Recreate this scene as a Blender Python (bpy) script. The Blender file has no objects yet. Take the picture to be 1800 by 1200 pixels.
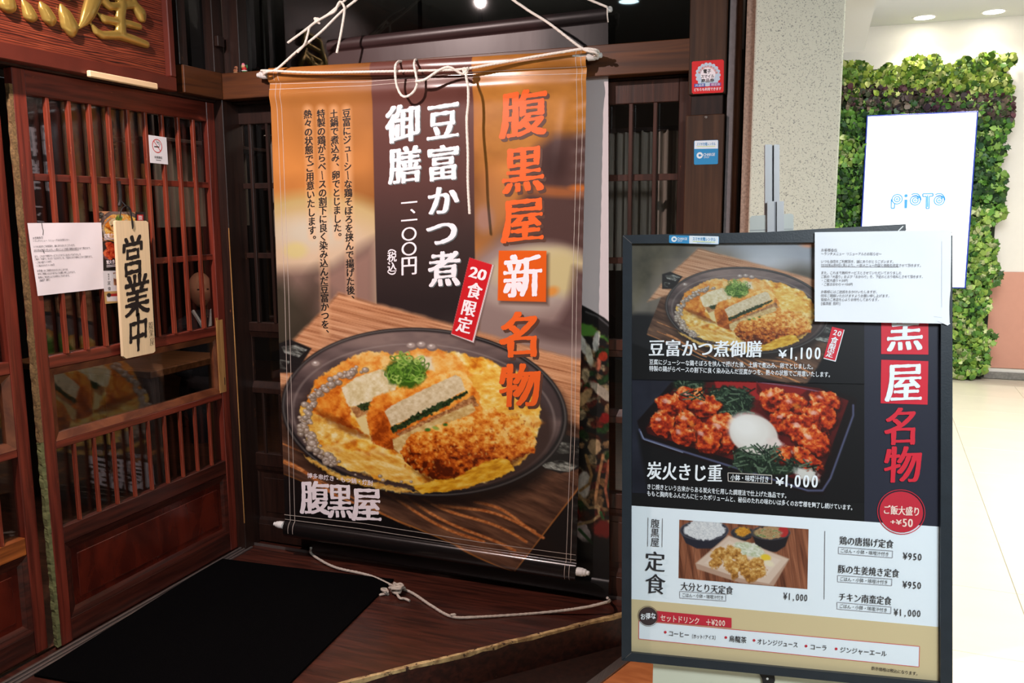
import bpy, bmesh, math, random
import numpy as np
from mathutils import Vector, Matrix
random.seed(7)
sc = bpy.context.scene
COL = sc.collection

# ------------------------------------------------------------------ camera, world, lights, exposure
F = 1500.0
PITCH, YAW, ROLL, EYE = math.radians(8.34), math.radians(20.05), math.radians(-.33), 1.4
_cp, _sp = math.cos(PITCH), math.sin(PITCH)
FW = np.array([-math.sin(YAW)*_cp, math.cos(YAW)*_cp, -_sp])
_r = np.array([math.cos(YAW), math.sin(YAW), 0.0]); _u = np.cross(_r, FW)
RT = _r*math.cos(ROLL)+_u*math.sin(ROLL)
UP = -_r*math.sin(ROLL)+_u*math.cos(ROLL)
CAM = np.array([0.0, 0.0, EYE])
cam = bpy.data.cameras.new('camera'); camo = bpy.data.objects.new('camera', cam); COL.objects.link(camo)
cam.sensor_fit = 'HORIZONTAL'; cam.sensor_width = 36.0; cam.lens = F/1800*36; cam.clip_start = .02; cam.clip_end = 100
camo.matrix_world = Matrix(((RT[0], UP[0], -FW[0], 0), (RT[1], UP[1], -FW[1], 0), (RT[2], UP[2], -FW[2], EYE), (0, 0, 0, 1)))
sc.camera = camo
w = bpy.data.worlds.new('world'); sc.world = w; w.use_nodes = True
w.node_tree.nodes['Background'].inputs[0].default_value = (.75, .82, .9, 1)
w.node_tree.nodes['Background'].inputs[1].default_value = .25
sc.view_settings.view_transform = 'Standard'; sc.view_settings.look = 'None'
sc.view_settings.exposure = 0.0; sc.view_settings.gamma = 1.0; sc.view_settings.use_curve_mapping = False
sc.cycles.max_bounces = 6; sc.cycles.transparent_max_bounces = 12; sc.cycles.caustics_reflective = False; sc.cycles.caustics_refractive = False
sc.cycles.sample_clamp_indirect = 4.0

def lamp(name, kind, loc, energy, col, size=.1, target=None, size_y=None, spot=None, blend=.5, spread=None):
    l = bpy.data.lights.new(name, kind); l.energy = energy; l.color = col
    if kind == 'AREA':
        l.size = size
        if size_y: l.shape = 'RECTANGLE'; l.size_y = size_y
        if spread: l.spread = math.radians(spread)
    else: l.shadow_soft_size = size
    if kind == 'SPOT': l.spot_size = math.radians(spot); l.spot_blend = blend
    o = bpy.data.objects.new(name, l); COL.objects.link(o); o.location = loc
    if target is not None:
        d = Vector(target)-Vector(loc); o.rotation_euler = d.to_track_quat('-Z', 'Y').to_euler()
    return o
SPOT = (-1.86, 1.30, 2.58)
lamp('spot_lamp', 'SPOT', SPOT, 225, (1.0, .80, .76), .025, (-1.35, 2.80, .50), spot=118, blend=1.0)
lamp('mall_fill_light', 'AREA', (1.15, .3, 2.6), 47, (.86, .95, 1.0), .9, (.35, 2.2, .7), size_y=.9, spread=120)  # unseen soft fill from the mall side, added to light the menu board
lamp('mall_ceiling_light', 'AREA', (2.2, 4.6, 3.05), 215, (1.0, .97, .92), 2.4, (2.2, 4.6, 0), size_y=3.5)
lamp('mall_ceiling_light', 'AREA', (.95, 6.2, 3.05), 48, (.96, .98, 1.0), 1.0, (.9, 8.8, .9), size_y=1.5)
lamp('mall_ceiling_light', 'AREA', (2.2, -1.5, 2.55), 14, (.92, .97, 1.0), 2.0, (2.2, -1.5, 0), size_y=2.0)
lamp('room_fill', 'POINT', (-3.6, 3.1, 1.95), 7, (1.0, .8, .66), .1)  # added beside the seated person to light the head
lamp('room_fill', 'POINT', (-2.55, 3.25, 2.3), 20, (1.0, .78, .6), .12)  # added to brighten the curtain behind the lattice glass
lamp('room_fill', 'POINT', (-1.6, 4.3, 2.3), 9, (1.0, .85, .7), .12)  # weak unseen fill added in the room behind the rear doors

def ray(px, py): return FW*F+RT*(px-900)-UP*(py-600)
def at(px, py, x=None, y=None, z=None):
    """where the sight line through a pixel of the photograph meets the plane x=, y= or z= (measuring the photograph)"""
    d = ray(px, py)
    if x is not None: return CAM+d*((x-CAM[0])/d[0])
    if y is not None: return CAM+d*((y-CAM[1])/d[1])
    return CAM+d*((z-CAM[2])/d[2])
def proj(P):
    v = P-CAM; f = v@FW
    return 900+F*(v@RT)/f, 600-F*(v@UP)/f

# ------------------------------------------------------------------ colour and materials
def lin(c):
    c = np.asarray(c, float)/255.0
    return np.where(c <= .04045, c/12.92, ((c+.055)/1.055)**2.4)
def rgba(c, k=1.0): return tuple(float(v)*k for v in lin(c))+(1.0,)
def newmat(name):
    m = bpy.data.materials.new(name); m.use_nodes = True
    return m, m.node_tree, m.node_tree.nodes['Principled BSDF']
def mat(name, col, rough=.5, metal=0.0, spec=.5, noise=0.0, nscale=20, bump=0.0, bscale=200, coat=0.0, stretch=(1, 1, 1), emit=None, estr=1.0):
    m, nt, b = newmat(name)
    b.inputs['Base Color'].default_value = rgba(col); b.inputs['Roughness'].default_value = rough
    b.inputs['Metallic'].default_value = metal; b.inputs['Specular IOR Level'].default_value = spec
    b.inputs['Coat Weight'].default_value = coat
    if emit is not None:
        b.inputs['Emission Color'].default_value = rgba(emit); b.inputs['Emission Strength'].default_value = estr
    tc = nt.nodes.new('ShaderNodeTexCoord'); mp = nt.nodes.new('ShaderNodeMapping'); mp.inputs['Scale'].default_value = stretch
    nt.links.new(tc.outputs['Object'], mp.inputs[0])
    n = nt.nodes.new('ShaderNodeTexNoise'); n.inputs['Scale'].default_value = nscale; n.inputs['Detail'].default_value = 5
    nt.links.new(mp.outputs[0], n.inputs[0])
    r = nt.nodes.new('ShaderNodeValToRGB'); e = r.color_ramp.elements
    e[0].position = .3; e[1].position = .7
    e[0].color = rgba(col, 1-noise); e[1].color = rgba(col, 1+noise)
    nt.links.new(n.outputs[0], r.inputs[0]); nt.links.new(r.outputs[0], b.inputs['Base Color'])
    if bump:
        n2 = nt.nodes.new('ShaderNodeTexNoise'); n2.inputs['Scale'].default_value = bscale; nt.links.new(tc.outputs['Object'], n2.inputs[0])
        bp = nt.nodes.new('ShaderNodeBump'); bp.inputs['Strength'].default_value = bump; bp.inputs['Distance'].default_value = .002
        nt.links.new(n2.outputs[0], bp.inputs['Height']); nt.links.new(bp.outputs[0], b.inputs['Normal'])
    return m
def wood(name, c1, c2, stretch=(30, 30, 1.5), rough=.38, wear=0.0, wearcol=(190, 110, 60), bump=.25, wscale=9, rings=0.0, coat=.06):
    """lacquered wood: long grain noise, optional worn flecks"""
    m, nt, b = newmat(name); N = nt.nodes; L = nt.links
    tc = N.new('ShaderNodeTexCoord'); mp = N.new('ShaderNodeMapping'); mp.inputs['Scale'].default_value = stretch
    L.new(tc.outputs['Object'], mp.inputs[0])
    n = N.new('ShaderNodeTexNoise'); n.inputs['Scale'].default_value = 2.2; n.inputs['Detail'].default_value = 8; n.inputs['Distortion'].default_value = .6+rings
    L.new(mp.outputs[0], n.inputs[0])
    r = N.new('ShaderNodeValToRGB'); e = r.color_ramp.elements; e[0].position = .36; e[1].position = .66
    e[0].color = rgba(c1); e[1].color = rgba(c2); L.new(n.outputs[0], r.inputs[0])
    out = r.outputs[0]
    if rings:
        wv = N.new('ShaderNodeTexWave'); wv.inputs['Scale'].default_value = 1.6; wv.inputs['Distortion'].default_value = 9; wv.inputs['Detail'].default_value = 3
        wv.inputs['Detail Scale'].default_value = .8; wv.bands_direction = 'Z'
        L.new(mp.outputs[0], wv.inputs[0])
        r3 = N.new('ShaderNodeValToRGB'); r3.color_ramp.elements[0].position = .05; r3.color_ramp.elements[0].color = (.04, .02, .02, 1)
        r3.color_ramp.elements[1].position = .35; r3.color_ramp.elements[1].color = (1, 1, 1, 1); L.new(wv.outputs[0], r3.inputs[0])
        mx = N.new('ShaderNodeMixRGB'); mx.blend_type = 'MULTIPLY'; mx.inputs[0].default_value = .92
        L.new(out, mx.inputs[1]); L.new(r3.outputs[0], mx.inputs[2]); out = mx.outputs[0]
    if wear:
        mp2 = N.new('ShaderNodeMapping'); mp2.inputs['Scale'].default_value = tuple(s**.45 for s in stretch); L.new(tc.outputs['Object'], mp2.inputs[0])
        n3 = N.new('ShaderNodeTexNoise'); n3.inputs['Scale'].default_value = wscale; n3.inputs['Detail'].default_value = 9; n3.inputs['Roughness'].default_value = .7
        L.new(mp2.outputs[0], n3.inputs[0])
        r2 = N.new('ShaderNodeValToRGB'); r2.color_ramp.elements[0].position = .72-wear; r2.color_ramp.elements[1].position = .76-wear
        L.new(n3.outputs[0], r2.inputs[0])
        mx = N.new('ShaderNodeMixRGB'); mx.inputs[2].default_value = rgba(wearcol); L.new(r2.outputs[0], mx.inputs[0]); L.new(out, mx.inputs[1]); out = mx.outputs[0]
    L.new(out, b.inputs['Base Color'])
    b.inputs['Roughness'].default_value = rough; b.inputs['Coat Weight'].default_value = coat; b.inputs['Coat Roughness'].default_value = .25
    bp = N.new('ShaderNodeBump'); bp.inputs['Strength'].default_value = bump; bp.inputs['Distance'].default_value = .0015
    L.new(n.outputs[0], bp.inputs['Height']); L.new(bp.outputs[0], b.inputs['Normal'])
    return m
def glass(name, tint=(.93, .93, .93), refl=1.0):
    m = bpy.data.materials.new(name); m.use_nodes = True; nt = m.node_tree; N = nt.nodes; N.clear()
    o = N.new('ShaderNodeOutputMaterial'); t = N.new('ShaderNodeBsdfTransparent'); t.inputs[0].default_value = tint+(1,)
    g = N.new('ShaderNodeBsdfGlossy'); g.inputs['Roughness'].default_value = .02; g.inputs[0].default_value = (refl, refl, refl, 1)
    f = N.new('ShaderNodeLayerWeight'); pw = N.new('ShaderNodeMath'); pw.operation = 'POWER'; pw.inputs[1].default_value = 5.0; ml = N.new('ShaderNodeMath'); ml.operation = 'MULTIPLY_ADD'; ml.inputs[1].default_value = .94; ml.inputs[2].default_value = .055
    f.inputs[0].default_value = .5; nt.links.new(f.outputs['Facing'], pw.inputs[0]); nt.links.new(pw.outputs[0], ml.inputs[0])
    mx = N.new('ShaderNodeMixShader'); nt.links.new(ml.outputs[0], mx.inputs[0]); nt.links.new(t.outputs[0], mx.inputs[1]); nt.links.new(g.outputs[0], mx.inputs[2])
    nt.links.new(mx.outputs[0], o.inputs[0]); return m
def vmat(name, rough=.4, spec=.4, coat=0.0, bump=0.0, bscale=6, coat_rough=.25):
    """printed surface: the print is a colour attribute painted in this script"""
    m, nt, b = newmat(name); a = nt.nodes.new('ShaderNodeAttribute'); a.attribute_name = 'print'
    nt.links.new(a.outputs['Color'], b.inputs['Base Color']); b.inputs['Roughness'].default_value = rough
    b.inputs['Specular IOR Level'].default_value = spec; b.inputs['Coat Weight'].default_value = coat; b.inputs['Coat Roughness'].default_value = coat_rough
    if bump:
        tc = nt.nodes.new('ShaderNodeTexCoord'); n2 = nt.nodes.new('ShaderNodeTexNoise'); n2.inputs['Scale'].default_value = bscale; n2.inputs['Detail'].default_value = 3
        mp = nt.nodes.new('ShaderNodeMapping'); mp.inputs['Scale'].default_value = (2.2, 1, .8); nt.links.new(tc.outputs['Object'], mp.inputs[0]); nt.links.new(mp.outputs[0], n2.inputs[0])
        bp = nt.nodes.new('ShaderNodeBump'); bp.inputs['Strength'].default_value = bump; bp.inputs['Distance'].default_value = .02
        nt.links.new(n2.outputs[0], bp.inputs['Height']); nt.links.new(bp.outputs[0], b.inputs['Normal'])
    return m

# ------------------------------------------------------------------ object helpers
WL = {}
def wl(o): return WL.get(o.name, np.zeros(3))
def link(o, parent=None, loc=None):
    COL.objects.link(o)
    if parent is not None:
        o.parent = parent; base = wl(parent)
    else: base = np.zeros(3)
    l = np.array(loc, float) if loc is not None else base.copy()
    o.location = tuple(l-base); WL[o.name] = l
    return o
def mk(name, V, Fa, m, parent=None, loc=None, smooth=False):
    """one mesh object; V in world coordinates, stored relative to loc (default: the parent's place)"""
    V = np.asarray(V, float).reshape(-1, 3)
    me = bpy.data.meshes.new(name); o = bpy.data.objects.new(name, me); link(o, parent, loc)
    Vl = V-wl(o)
    if isinstance(Fa, np.ndarray):
        k = Fa.shape[1]; me.vertices.add(len(Vl)); me.vertices.foreach_set('co', Vl.ravel().astype(np.float32))
        me.loops.add(Fa.size); me.loops.foreach_set('vertex_index', Fa.ravel().astype(np.int32))
        me.polygons.add(len(Fa)); me.polygons.foreach_set('loop_start', np.arange(0, Fa.size, k, dtype=np.int32))
        me.update(calc_edges=True)
    else:
        me.from_pydata([tuple(v) for v in Vl], [], Fa); me.update()
    if smooth: me.polygons.foreach_set('use_smooth', [True]*len(me.polygons))
    for mm in (m if isinstance(m, (list, tuple)) else [m]): me.materials.append(mm)
    return o
def tag(o, label=None, cat=None, group=None, kind=None):
    if label: o['label'] = label
    if cat: o['category'] = cat
    if group: o['group'] = group
    if kind: o['kind'] = kind
    return o
def thing(name, label, cat, loc, group=None):
    o = bpy.data.objects.new(name, None); o.empty_display_size = .05; link(o, None, loc); return tag(o, label, cat, group)
def boxm(x0, x1, y0, y1, z0, z1, b=0.0):
    bm = bmesh.new(); bmesh.ops.create_cube(bm, size=1)
    for v in bm.verts: v.co = Vector(((x0+x1)/2+v.co.x*(x1-x0), (y0+y1)/2+v.co.y*(y1-y0), (z0+z1)/2+v.co.z*(z1-z0)))
    if b: bmesh.ops.bevel(bm, geom=bm.edges[:], offset=b, segments=1, affect='EDGES')
    V = [tuple(v.co) for v in bm.verts]; Fs = [[v.index for v in f.verts] for f in bm.faces]; bm.free()
    return V, Fs
def join(*ms):
    V = []; Fs = []
    for v, f in ms:
        k = len(V); V += [tuple(p) for p in v]; Fs += [[i+k for i in q] for q in f]
    return V, Fs
def box(name, x0, x1, y0, y1, z0, z1, m, parent=None, b=.002, loc=None):
    x0, x1 = sorted((x0, x1)); y0, y1 = sorted((y0, y1)); z0, z1 = sorted((z0, z1))
    V, Fs = boxm(x0, x1, y0, y1, z0, z1, b)
    if loc is None and parent is None: loc = ((x0+x1)/2, (y0+y1)/2, z0)
    return mk(name, V, Fs, m, parent, loc)
def struct(o, label=None, cat=None): return tag(o, label, cat, kind='structure')
def lathe(p0, p1, prof, n=16):
    """prof: list of (t along p0->p1 in metres, radius)"""
    p0 = np.array(p0, float); p1 = np.array(p1, float); d = (p1-p0)/np.linalg.norm(p1-p0)
    a = np.cross(d, [0, 0, 1]); a = a/np.linalg.norm(a) if np.linalg.norm(a) > .1 else np.array([1., 0, 0]); b = np.cross(d, a)
    V = []; Fs = []
    for t, r in prof:
        for k in range(n): V.append(p0+d*t+r*(a*math.cos(2*math.pi*k/n)+b*math.sin(2*math.pi*k/n)))
    for i in range(len(prof)-1):
        for k in range(n): Fs.append([i*n+k, i*n+(k+1) % n, (i+1)*n+(k+1) % n, (i+1)*n+k])
    Fs.append(list(range(n))); Fs.append([(len(prof)-1)*n+k for k in range(n)][::-1])
    return V, Fs
def catmull(P, step=.004):
    P = [np.array(p, float) for p in P]; P = [2*P[0]-P[1]]+P+[2*P[-1]-P[-2]]; out = []
    for i in range(1, len(P)-2):
        n = max(2, int(np.linalg.norm(P[i+1]-P[i])/step))
        for k in range(n):
            t = k/n; a, b, c, d = P[i-1], P[i], P[i+1], P[i+2]
            out.append(.5*((2*b)+(c-a)*t+(2*a-5*b+4*c-d)*t*t+(3*b-a-3*c+d)*t**3))
    out.append(P[-2]); return out
def tube(P, r, n=9, step=.004, twist=0.0, lobes=3, depth=.22, taper=None):
    """rope or cord: a tube along a smooth path; twist winds strand lobes round it"""
    Q = catmull(P, step) if step else [np.array(p, float) for p in P]
    V = []; Fs = []; up = np.array([0., 0, 1]); dist = 0
    t0 = Q[1]-Q[0]; t0 /= np.linalg.norm(t0); a = np.cross(t0, up)
    if np.linalg.norm(a) < .1: a = np.cross(t0, [1., 0, 0])
    a /= np.linalg.norm(a)
    for i, q in enumerate(Q):
        t = (Q[min(i+1, len(Q)-1)]-Q[max(i-1, 0)]); t = t/(np.linalg.norm(t)+1e-9)
        a = a-t*(a@t); a /= np.linalg.norm(a)+1e-9; b = np.cross(t, a)
        if i: dist += np.linalg.norm(Q[i]-Q[i-1])
        rr0 = r if taper is None else r*taper(i/(len(Q)-1))
        for k in range(n):
            th = 2*math.pi*k/n; rr = rr0
            if twist: rr = rr0*(1-depth*(1-abs(math.cos(lobes*(th-dist*twist)/2))))
            V.append(q+rr*(a*math.cos(th)+b*math.sin(th)))
    for i in range(len(Q)-1):
        for k in range(n): Fs.append([i*n+k, i*n+(k+1) % n, (i+1)*n+(k+1) % n, (i+1)*n+k])
    Fs.append(list(range(n))[::-1]); Fs.append([(len(Q)-1)*n+k for k in range(n)])
    return V, Fs
def prism(pts, vec):
    """polygon (3-D points) extruded by vec"""
    n = len(pts); V = [np.array(p, float) for p in pts]+[np.array(p, float)+np.array(vec, float) for p in pts]
    return V, [list(range(n)), [n+k for k in range(n)][::-1]]+[[k, (k+1) % n+0, n+(k+1) % n, n+k][::-1] for k in range(n)]

# ------------------------------------------------------------------ noise and the print painter
def _h(ix, iy, s):
    n = (ix.astype(np.int64)*374761393+iy.astype(np.int64)*668265263+s*1442695041) & 0x7fffffff
    n = ((n ^ (n >> 13))*1274126177) & 0x7fffffff
    return ((n ^ (n >> 16)) & 0xffff)/65535.0
def vn(x, y, s=0):
    ix = np.floor(x); iy = np.floor(y); fx = x-ix; fy = y-iy; fx = fx*fx*(3-2*fx); fy = fy*fy*(3-2*fy)
    a = _h(ix, iy, s); b = _h(ix+1, iy, s); c = _h(ix, iy+1, s); d = _h(ix+1, iy+1, s)
    return (a*(1-fx)+b*fx)*(1-fy)+(c*(1-fx)+d*fx)*fy
def fbm(x, y, s=0, o=4):
    r = 0; a = .5; t = 0
    for k in range(o): r = r+a*vn(x, y, s+k*7); t += a; x = x*2.03+3.1; y = y*2.03+1.7; a *= .55
    return r/t
def ramp(v, stops):
    xs = [s[0] for s in stops]; cs = np.array([s[1] for s in stops], float)
    return np.stack([np.interp(v, xs, cs[:, k]) for k in range(3)], 1)
def sdpoly(x, y, P):
    P = np.array(P, float); d = np.full(x.shape, 1e18); ins = np.zeros(x.shape, bool); n = len(P)
    for i in range(n):
        ax, ay = P[i]; bx, by = P[(i+1) % n]; ex, ey = bx-ax, by-ay; wx, wy = x-ax, y-ay
        t = np.clip((wx*ex+wy*ey)/(ex*ex+ey*ey+1e-12), 0, 1); d = np.minimum(d, (wx-ex*t)**2+(wy-ey*t)**2)
        c = ((ay > y) != (by > y)); 
        with np.errstate(divide='ignore', invalid='ignore'): xi = ax+(y-ay)/(by-ay+1e-30)*ex
        ins ^= c & (x < xi)
    d = np.sqrt(d); return np.where(ins, -d, d)
class Cv:
    """a print: points at art coordinates X,Y with sRGB colours c"""
    def __init__(s, X, Y, c=None): s.X = X; s.Y = Y; s.c = np.zeros((X.size, 3)) if c is None else c
    def _put(s, idx, m, col, x, y):
        if callable(col): col = col(x, y)
        col = np.asarray(col, float)
        s.c[idx] = s.c[idx]*(1-m[:, None])+col*m[:, None]
    def sel(s, x0, x1, y0, y1): return np.nonzero((s.X >= x0) & (s.X <= x1) & (s.Y >= y0) & (s.Y <= y1))[0]
    def poly(s, P, col, soft=1.0, wob=0, ws=6, seed=0, a=1.0):
        A = np.array(P, float); pad = soft+wob+2
        i = s.sel(A[:, 0].min()-pad, A[:, 0].max()+pad, A[:, 1].min()-pad, A[:, 1].max()+pad)
        if not len(i): return
        x = s.X[i]; y = s.Y[i]; xx, yy = x, y
        if wob: xx = x+wob*(fbm(x/ws, y/ws, seed, 3)-.5)*2; yy = y+wob*(fbm(x/ws+9, y/ws+4, seed+3, 3)-.5)*2
        m = np.clip(.5-sdpoly(xx, yy, P)/soft, 0, 1)*a; s._put(i, m, col, x, y)
    def ell(s, cx, cy, rx, ry, col, ang=0, soft=1.0, wob=0, ws=6, seed=0, a=1.0, hole=None):
        R = max(rx, ry)+soft+wob+2; i = s.sel(cx-R, cx+R, cy-R, cy+R)
        if not len(i): return
        x = s.X[i]; y = s.Y[i]; dx, dy = x-cx, y-cy
        if wob: dx = dx+wob*(fbm(x/ws, y/ws, seed, 3)-.5)*2; dy = dy+wob*(fbm(x/ws+9, y/ws+4, seed+3, 3)-.5)*2
        ca, sa = math.cos(math.radians(ang)), math.sin(math.radians(ang)); u = dx*ca+dy*sa; v = -dx*sa+dy*ca
        k = np.sqrt((u/rx)**2+(v/ry)**2); sd = (k-1)*min(rx, ry)
        m = np.clip(.5-sd/soft, 0, 1)*a
        if hole: m = m*np.clip(.5+(k-hole)*min(rx, ry)/soft, 0, 1)
        s._put(i, m, col, x, y)
    def line(s, P, wd, col, soft=1.0, a=1.0):
        A = np.array(P, float); pad = wd+soft+2
        i = s.sel(A[:, 0].min()-pad, A[:, 0].max()+pad, A[:, 1].min()-pad, A[:, 1].max()+pad)
        if not len(i): return
        x = s.X[i]; y = s.Y[i]; d = np.full(x.shape, 1e9)
        for k in range(len(A)-1):
            ax, ay = A[k]; ex, ey = A[k+1]-A[k]; t = np.clip(((x-ax)*ex+(y-ay)*ey)/(ex*ex+ey*ey+1e-9), 0, 1)
            d = np.minimum(d, np.hypot(x-ax-ex*t, y-ay-ey*t))
        s._put(i, np.clip(.5-(d-wd/2)/soft, 0, 1)*a, col, x, y)

def tex(stops, sx, sy=None, seed=0, o=4, ang=0, grad=None, amp=1.7):
    sy = sy or sx; ca, sa = math.cos(math.radians(ang)), math.sin(math.radians(ang))
    def f(x, y):
        u = (x*ca+y*sa)/sx; v = (-x*sa+y*ca)/sy; n = fbm(u, v, seed, o)
        n = np.clip((n-.5)*amp+.5, 0, 1)
        if grad: n = np.clip(n+grad(x, y), 0, 1)
        return ramp(n, stops)
    return f
FRY = [(0, (146, 58, 12)), (.25, (206, 98, 24)), (.5, (238, 142, 44)), (.75, (250, 180, 76)), (1, (255, 216, 130))]
EGG = [(0, (206, 112, 28)), (.25, (236, 156, 44)), (.5, (248, 198, 80)), (.75, (254, 224, 130)), (1, (255, 244, 190))]
TOFU = [(0, (216, 196, 142)), (.5, (236, 222, 176)), (1, (248, 240, 210))]
def plate(cv):
    """hot pan of simmered tofu cutlet on a cedar board, in the banner's art coordinates"""
    rnd = random.Random(3)
    # cedar board
    cv.poly([(596, 515), (509, 607), (440, 800), (440, 815), (505, 834), (780, 947), (905, 1003), (1013, 861), (1100, 700), (1100, 660)],
            tex([(0, (62, 40, 30)), (.5, (96, 66, 50)), (1, (130, 92, 68))], 60, 9, 11, 4, 22), 2)
    cv.poly([(596, 515), (505, 610), (440, 700), (600, 640), (760, 600), (1100, 800), (1100, 655)],
            tex([(0, (150, 92, 60)), (.4, (196, 138, 98)), (.7, (214, 156, 114)), (1, (228, 176, 134))], 90, 3.2, 21, 4, 14), 8, 3, 30)
    for k, (x0, y0, x1, y1) in enumerate([(470, 800, 720, 925), (440, 812, 640, 905), (470, 770, 700, 860), (705, 868, 905, 975), (745, 872, 925, 955), (772, 880, 940, 930), (835, 880, 955, 938), (500, 815, 620, 880), (660, 862, 850, 955)]):
        pts = []
        for j in range(13):
            t = j/12; pts.append((x0+(x1-x0)*t, y0+(y1-y0)*t+(-7 if k > 2 else -2)*math.sin(t*5+k)))
        cv.line(pts, 5 if k > 2 else 2.4, tex([(0, (165, 88, 40)), (1, (236, 160, 96))], 5, 3, k), 2.6, 1.0)
    for k in range(40):   # light grain of the paler half
        x0 = 560+k*12; y0 = 530+k*5.5+rnd.uniform(-4, 4)
        cv.line([(x0, y0), (x0+170, y0+38)], 1.0, (150, 96, 62), 2, .35)
    # shadow under the pan, part of the printed picture
    cv.ell(752, 742, 252, 150, (26, 18, 16), 4, 18, a=.9)
    # handles
    met = tex([(0, (30, 28, 28)), (.5, (78, 80, 76)), (1, (185, 192, 184))], 14, 5, 5, 4, 20)
    cv.poly([(485, 605), (510, 596), (548, 612), (520, 655), (485, 655)], (34, 32, 32), 3)
    cv.poly([(494, 609), (520, 606), (541, 614), (525, 628), (500, 620)], met, 2); cv.poly([(492, 632), (510, 634), (502, 650), (488, 645)], met, 2)
    cv.poly([(965, 775), (985, 762), (1025, 772), (1025, 822), (985, 832), (945, 818)], (32, 30, 30), 3)
    cv.poly([(985, 775), (1022, 784), (1020, 795), (975, 798)], met, 2); cv.poly([(950, 815), (985, 808), (1016, 818), (1000, 830), (958, 822)], met, 2)
    # pan
    cv.ell(746, 724, 252, 148, (36, 33, 34), 4, 2)
    cv.ell(746, 724, 250, 146, (128, 124, 120), 4, 1.6, hole=.986, a=.55)
    cv.ell(745, 722, 243, 139, tex([(0, (74, 62, 62)), (.5, (104, 88, 86)), (1, (132, 112, 106))], 60, 20, 31, 3, grad=lambda x, y: np.clip((640-y)/160, -.35, .3)), 4, 3)
    cv.ell(745, 732, 232, 128, (160, 148, 142), 4, 2.5, hole=.985, a=.6)
    cv.ell(747, 745, 224, 116, (66, 50, 46), 4, 7)
    # egg and broth
    cv.poly([(525, 722), (560, 690), (610, 655), (690, 622), (760, 615), (850, 628), (912, 655), (950, 700), (952, 740), (938, 790), (880, 838), (800, 860), (700, 850), (600, 820), (545, 780)],
            tex(EGG, 17, 11, 41, 5, 20), 3, 7, 14, 2)
    for k in range(26):
        t = rnd.uniform(0, 6.28); rr = rnd.uniform(.6, .93); x = 745+205*rr*math.cos(t); y = 738+105*rr*math.sin(t)
        cv.ell(x, y, rnd.uniform(8, 22), rnd.uniform(4, 9), tex([(0, (250, 205, 105)), (1, (255, 236, 168))], 8, 5, k), rnd.uniform(-20, 30), 5, 4, 8, k, .8)
        cv.ell(x+9, y+5, rnd.uniform(5, 13), rnd.uniform(2, 4), (205, 118, 30), rnd.uniform(-20, 30), 5, 3, 8, k, .6)
    cv.ell(568, 745, 40, 26, tex([(0, (215, 140, 45)), (.6, (245, 200, 95)), (1, (255, 240, 180))], 12, 9, 3), 25, 5, 8, 12, 4)
    cv.ell(862, 690, 62, 32, tex([(0, (235, 160, 50)), (.6, (250, 205, 90)), (1, (255, 238, 165))], 14, 8, 8), 20, 6, 8, 12, 5)
    cv.poly([(528, 750), (570, 790), (640, 800), (720, 800), (728, 850), (640, 832), (570, 800)], tex([(0, (222, 150, 48)), (.5, (243, 193, 85)), (1, (255, 232, 160))], 16, 6, 14, 4, 15), 5, 5, 9)
    # back crust pieces
    cv.poly([(536, 712), (556, 668), (600, 636), (640, 618), (682, 617), (700, 640), (650, 655), (612, 690), (618, 745), (650, 768), (600, 745), (545, 722)],
            tex(FRY, 9*1.6, 7*1.5, 51, 5, amp=1.25, grad=lambda x, y: np.clip((690-y)/220, -.4, .25)), 3, 4, 6, 7)
    cv.poly([(545, 715), (600, 735), (655, 770), (615, 765), (560, 730)], (110, 42, 10), 8, 4, 8, a=.6)
    cv.poly([(700, 625), (735, 610), (765, 612), (808, 628), (830, 660), (780, 664), (715, 665)], tex(FRY, 9*1.6, 7*1.5, 61, 5, amp=1.25, grad=lambda x, y: .22+0*x), 4, 4, 6, 9)
    cv.poly([(735, 622), (760, 628), (764, 650), (740, 648)], (240, 226, 186), 5, 2, 5)
    # bubbles round the rim
    for k in range(170):
        t = rnd.uniform(2.1, 3.9) if k < 150 else rnd.uniform(.1, 3.0); rr = rnd.uniform(.90, 1.0)
        bx = 747+222*rr*math.cos(t); by = 742+118*rr*(-math.sin(-t)) if False else 742-118*rr*math.sin(-t+0)*-1
        bx = 747+222*rr*math.cos(t); by = 742-116*rr*math.sin(t)
        if k >= 150: by = 742+112*rr*abs(math.sin(t))
        r = rnd.uniform(2.5, 7.5) if k < 150 else rnd.uniform(2, 4)
        g = rnd.uniform(165, 215)
        cv.ell(bx, by, r, r*.8, (g*.68, g*.58, g*.48), 0, 1.6, a=.8); cv.ell(bx-.8, by-.8, r*.78, r*.6, (g, g*.93, g*.86), 0, 1.8, a=.85); cv.ell(bx-r*.25, by-r*.3, r*.3, r*.25, (240, 232, 222), 0, 1.2, a=.8)
    for bx, by in ((724, 608), (742, 606), (760, 610), (556, 640)): 
        cv.ell(bx, by, 10, 7, (120, 104, 98), 0, 1.5); cv.ell(bx-1, by-1.5, 7, 4.5, (176, 160, 152), 0, 2.5); cv.ell(bx-2, by-3, 2.5, 1.6, (240, 235, 228), 0, 1)
    # tofu cut faces
    cv.poly([(600, 682), (628, 662), (672, 648), (700, 668), (690, 700), (640, 715), (612, 714)], tex(TOFU, 7, 6, 71), 2.5, 2, 6, 1)
    cv.poly([(616, 716), (632, 712), (650, 722), (648, 742), (628, 735)], tex([(0, (150, 96, 52)), (1, (214, 160, 100))], 4, 4, 4), 2.5, 2, 4)
    cv.poly([(625, 736), (646, 726), (650, 765), (640, 762)], (238, 216, 150), 3, 1, 4)
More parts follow.
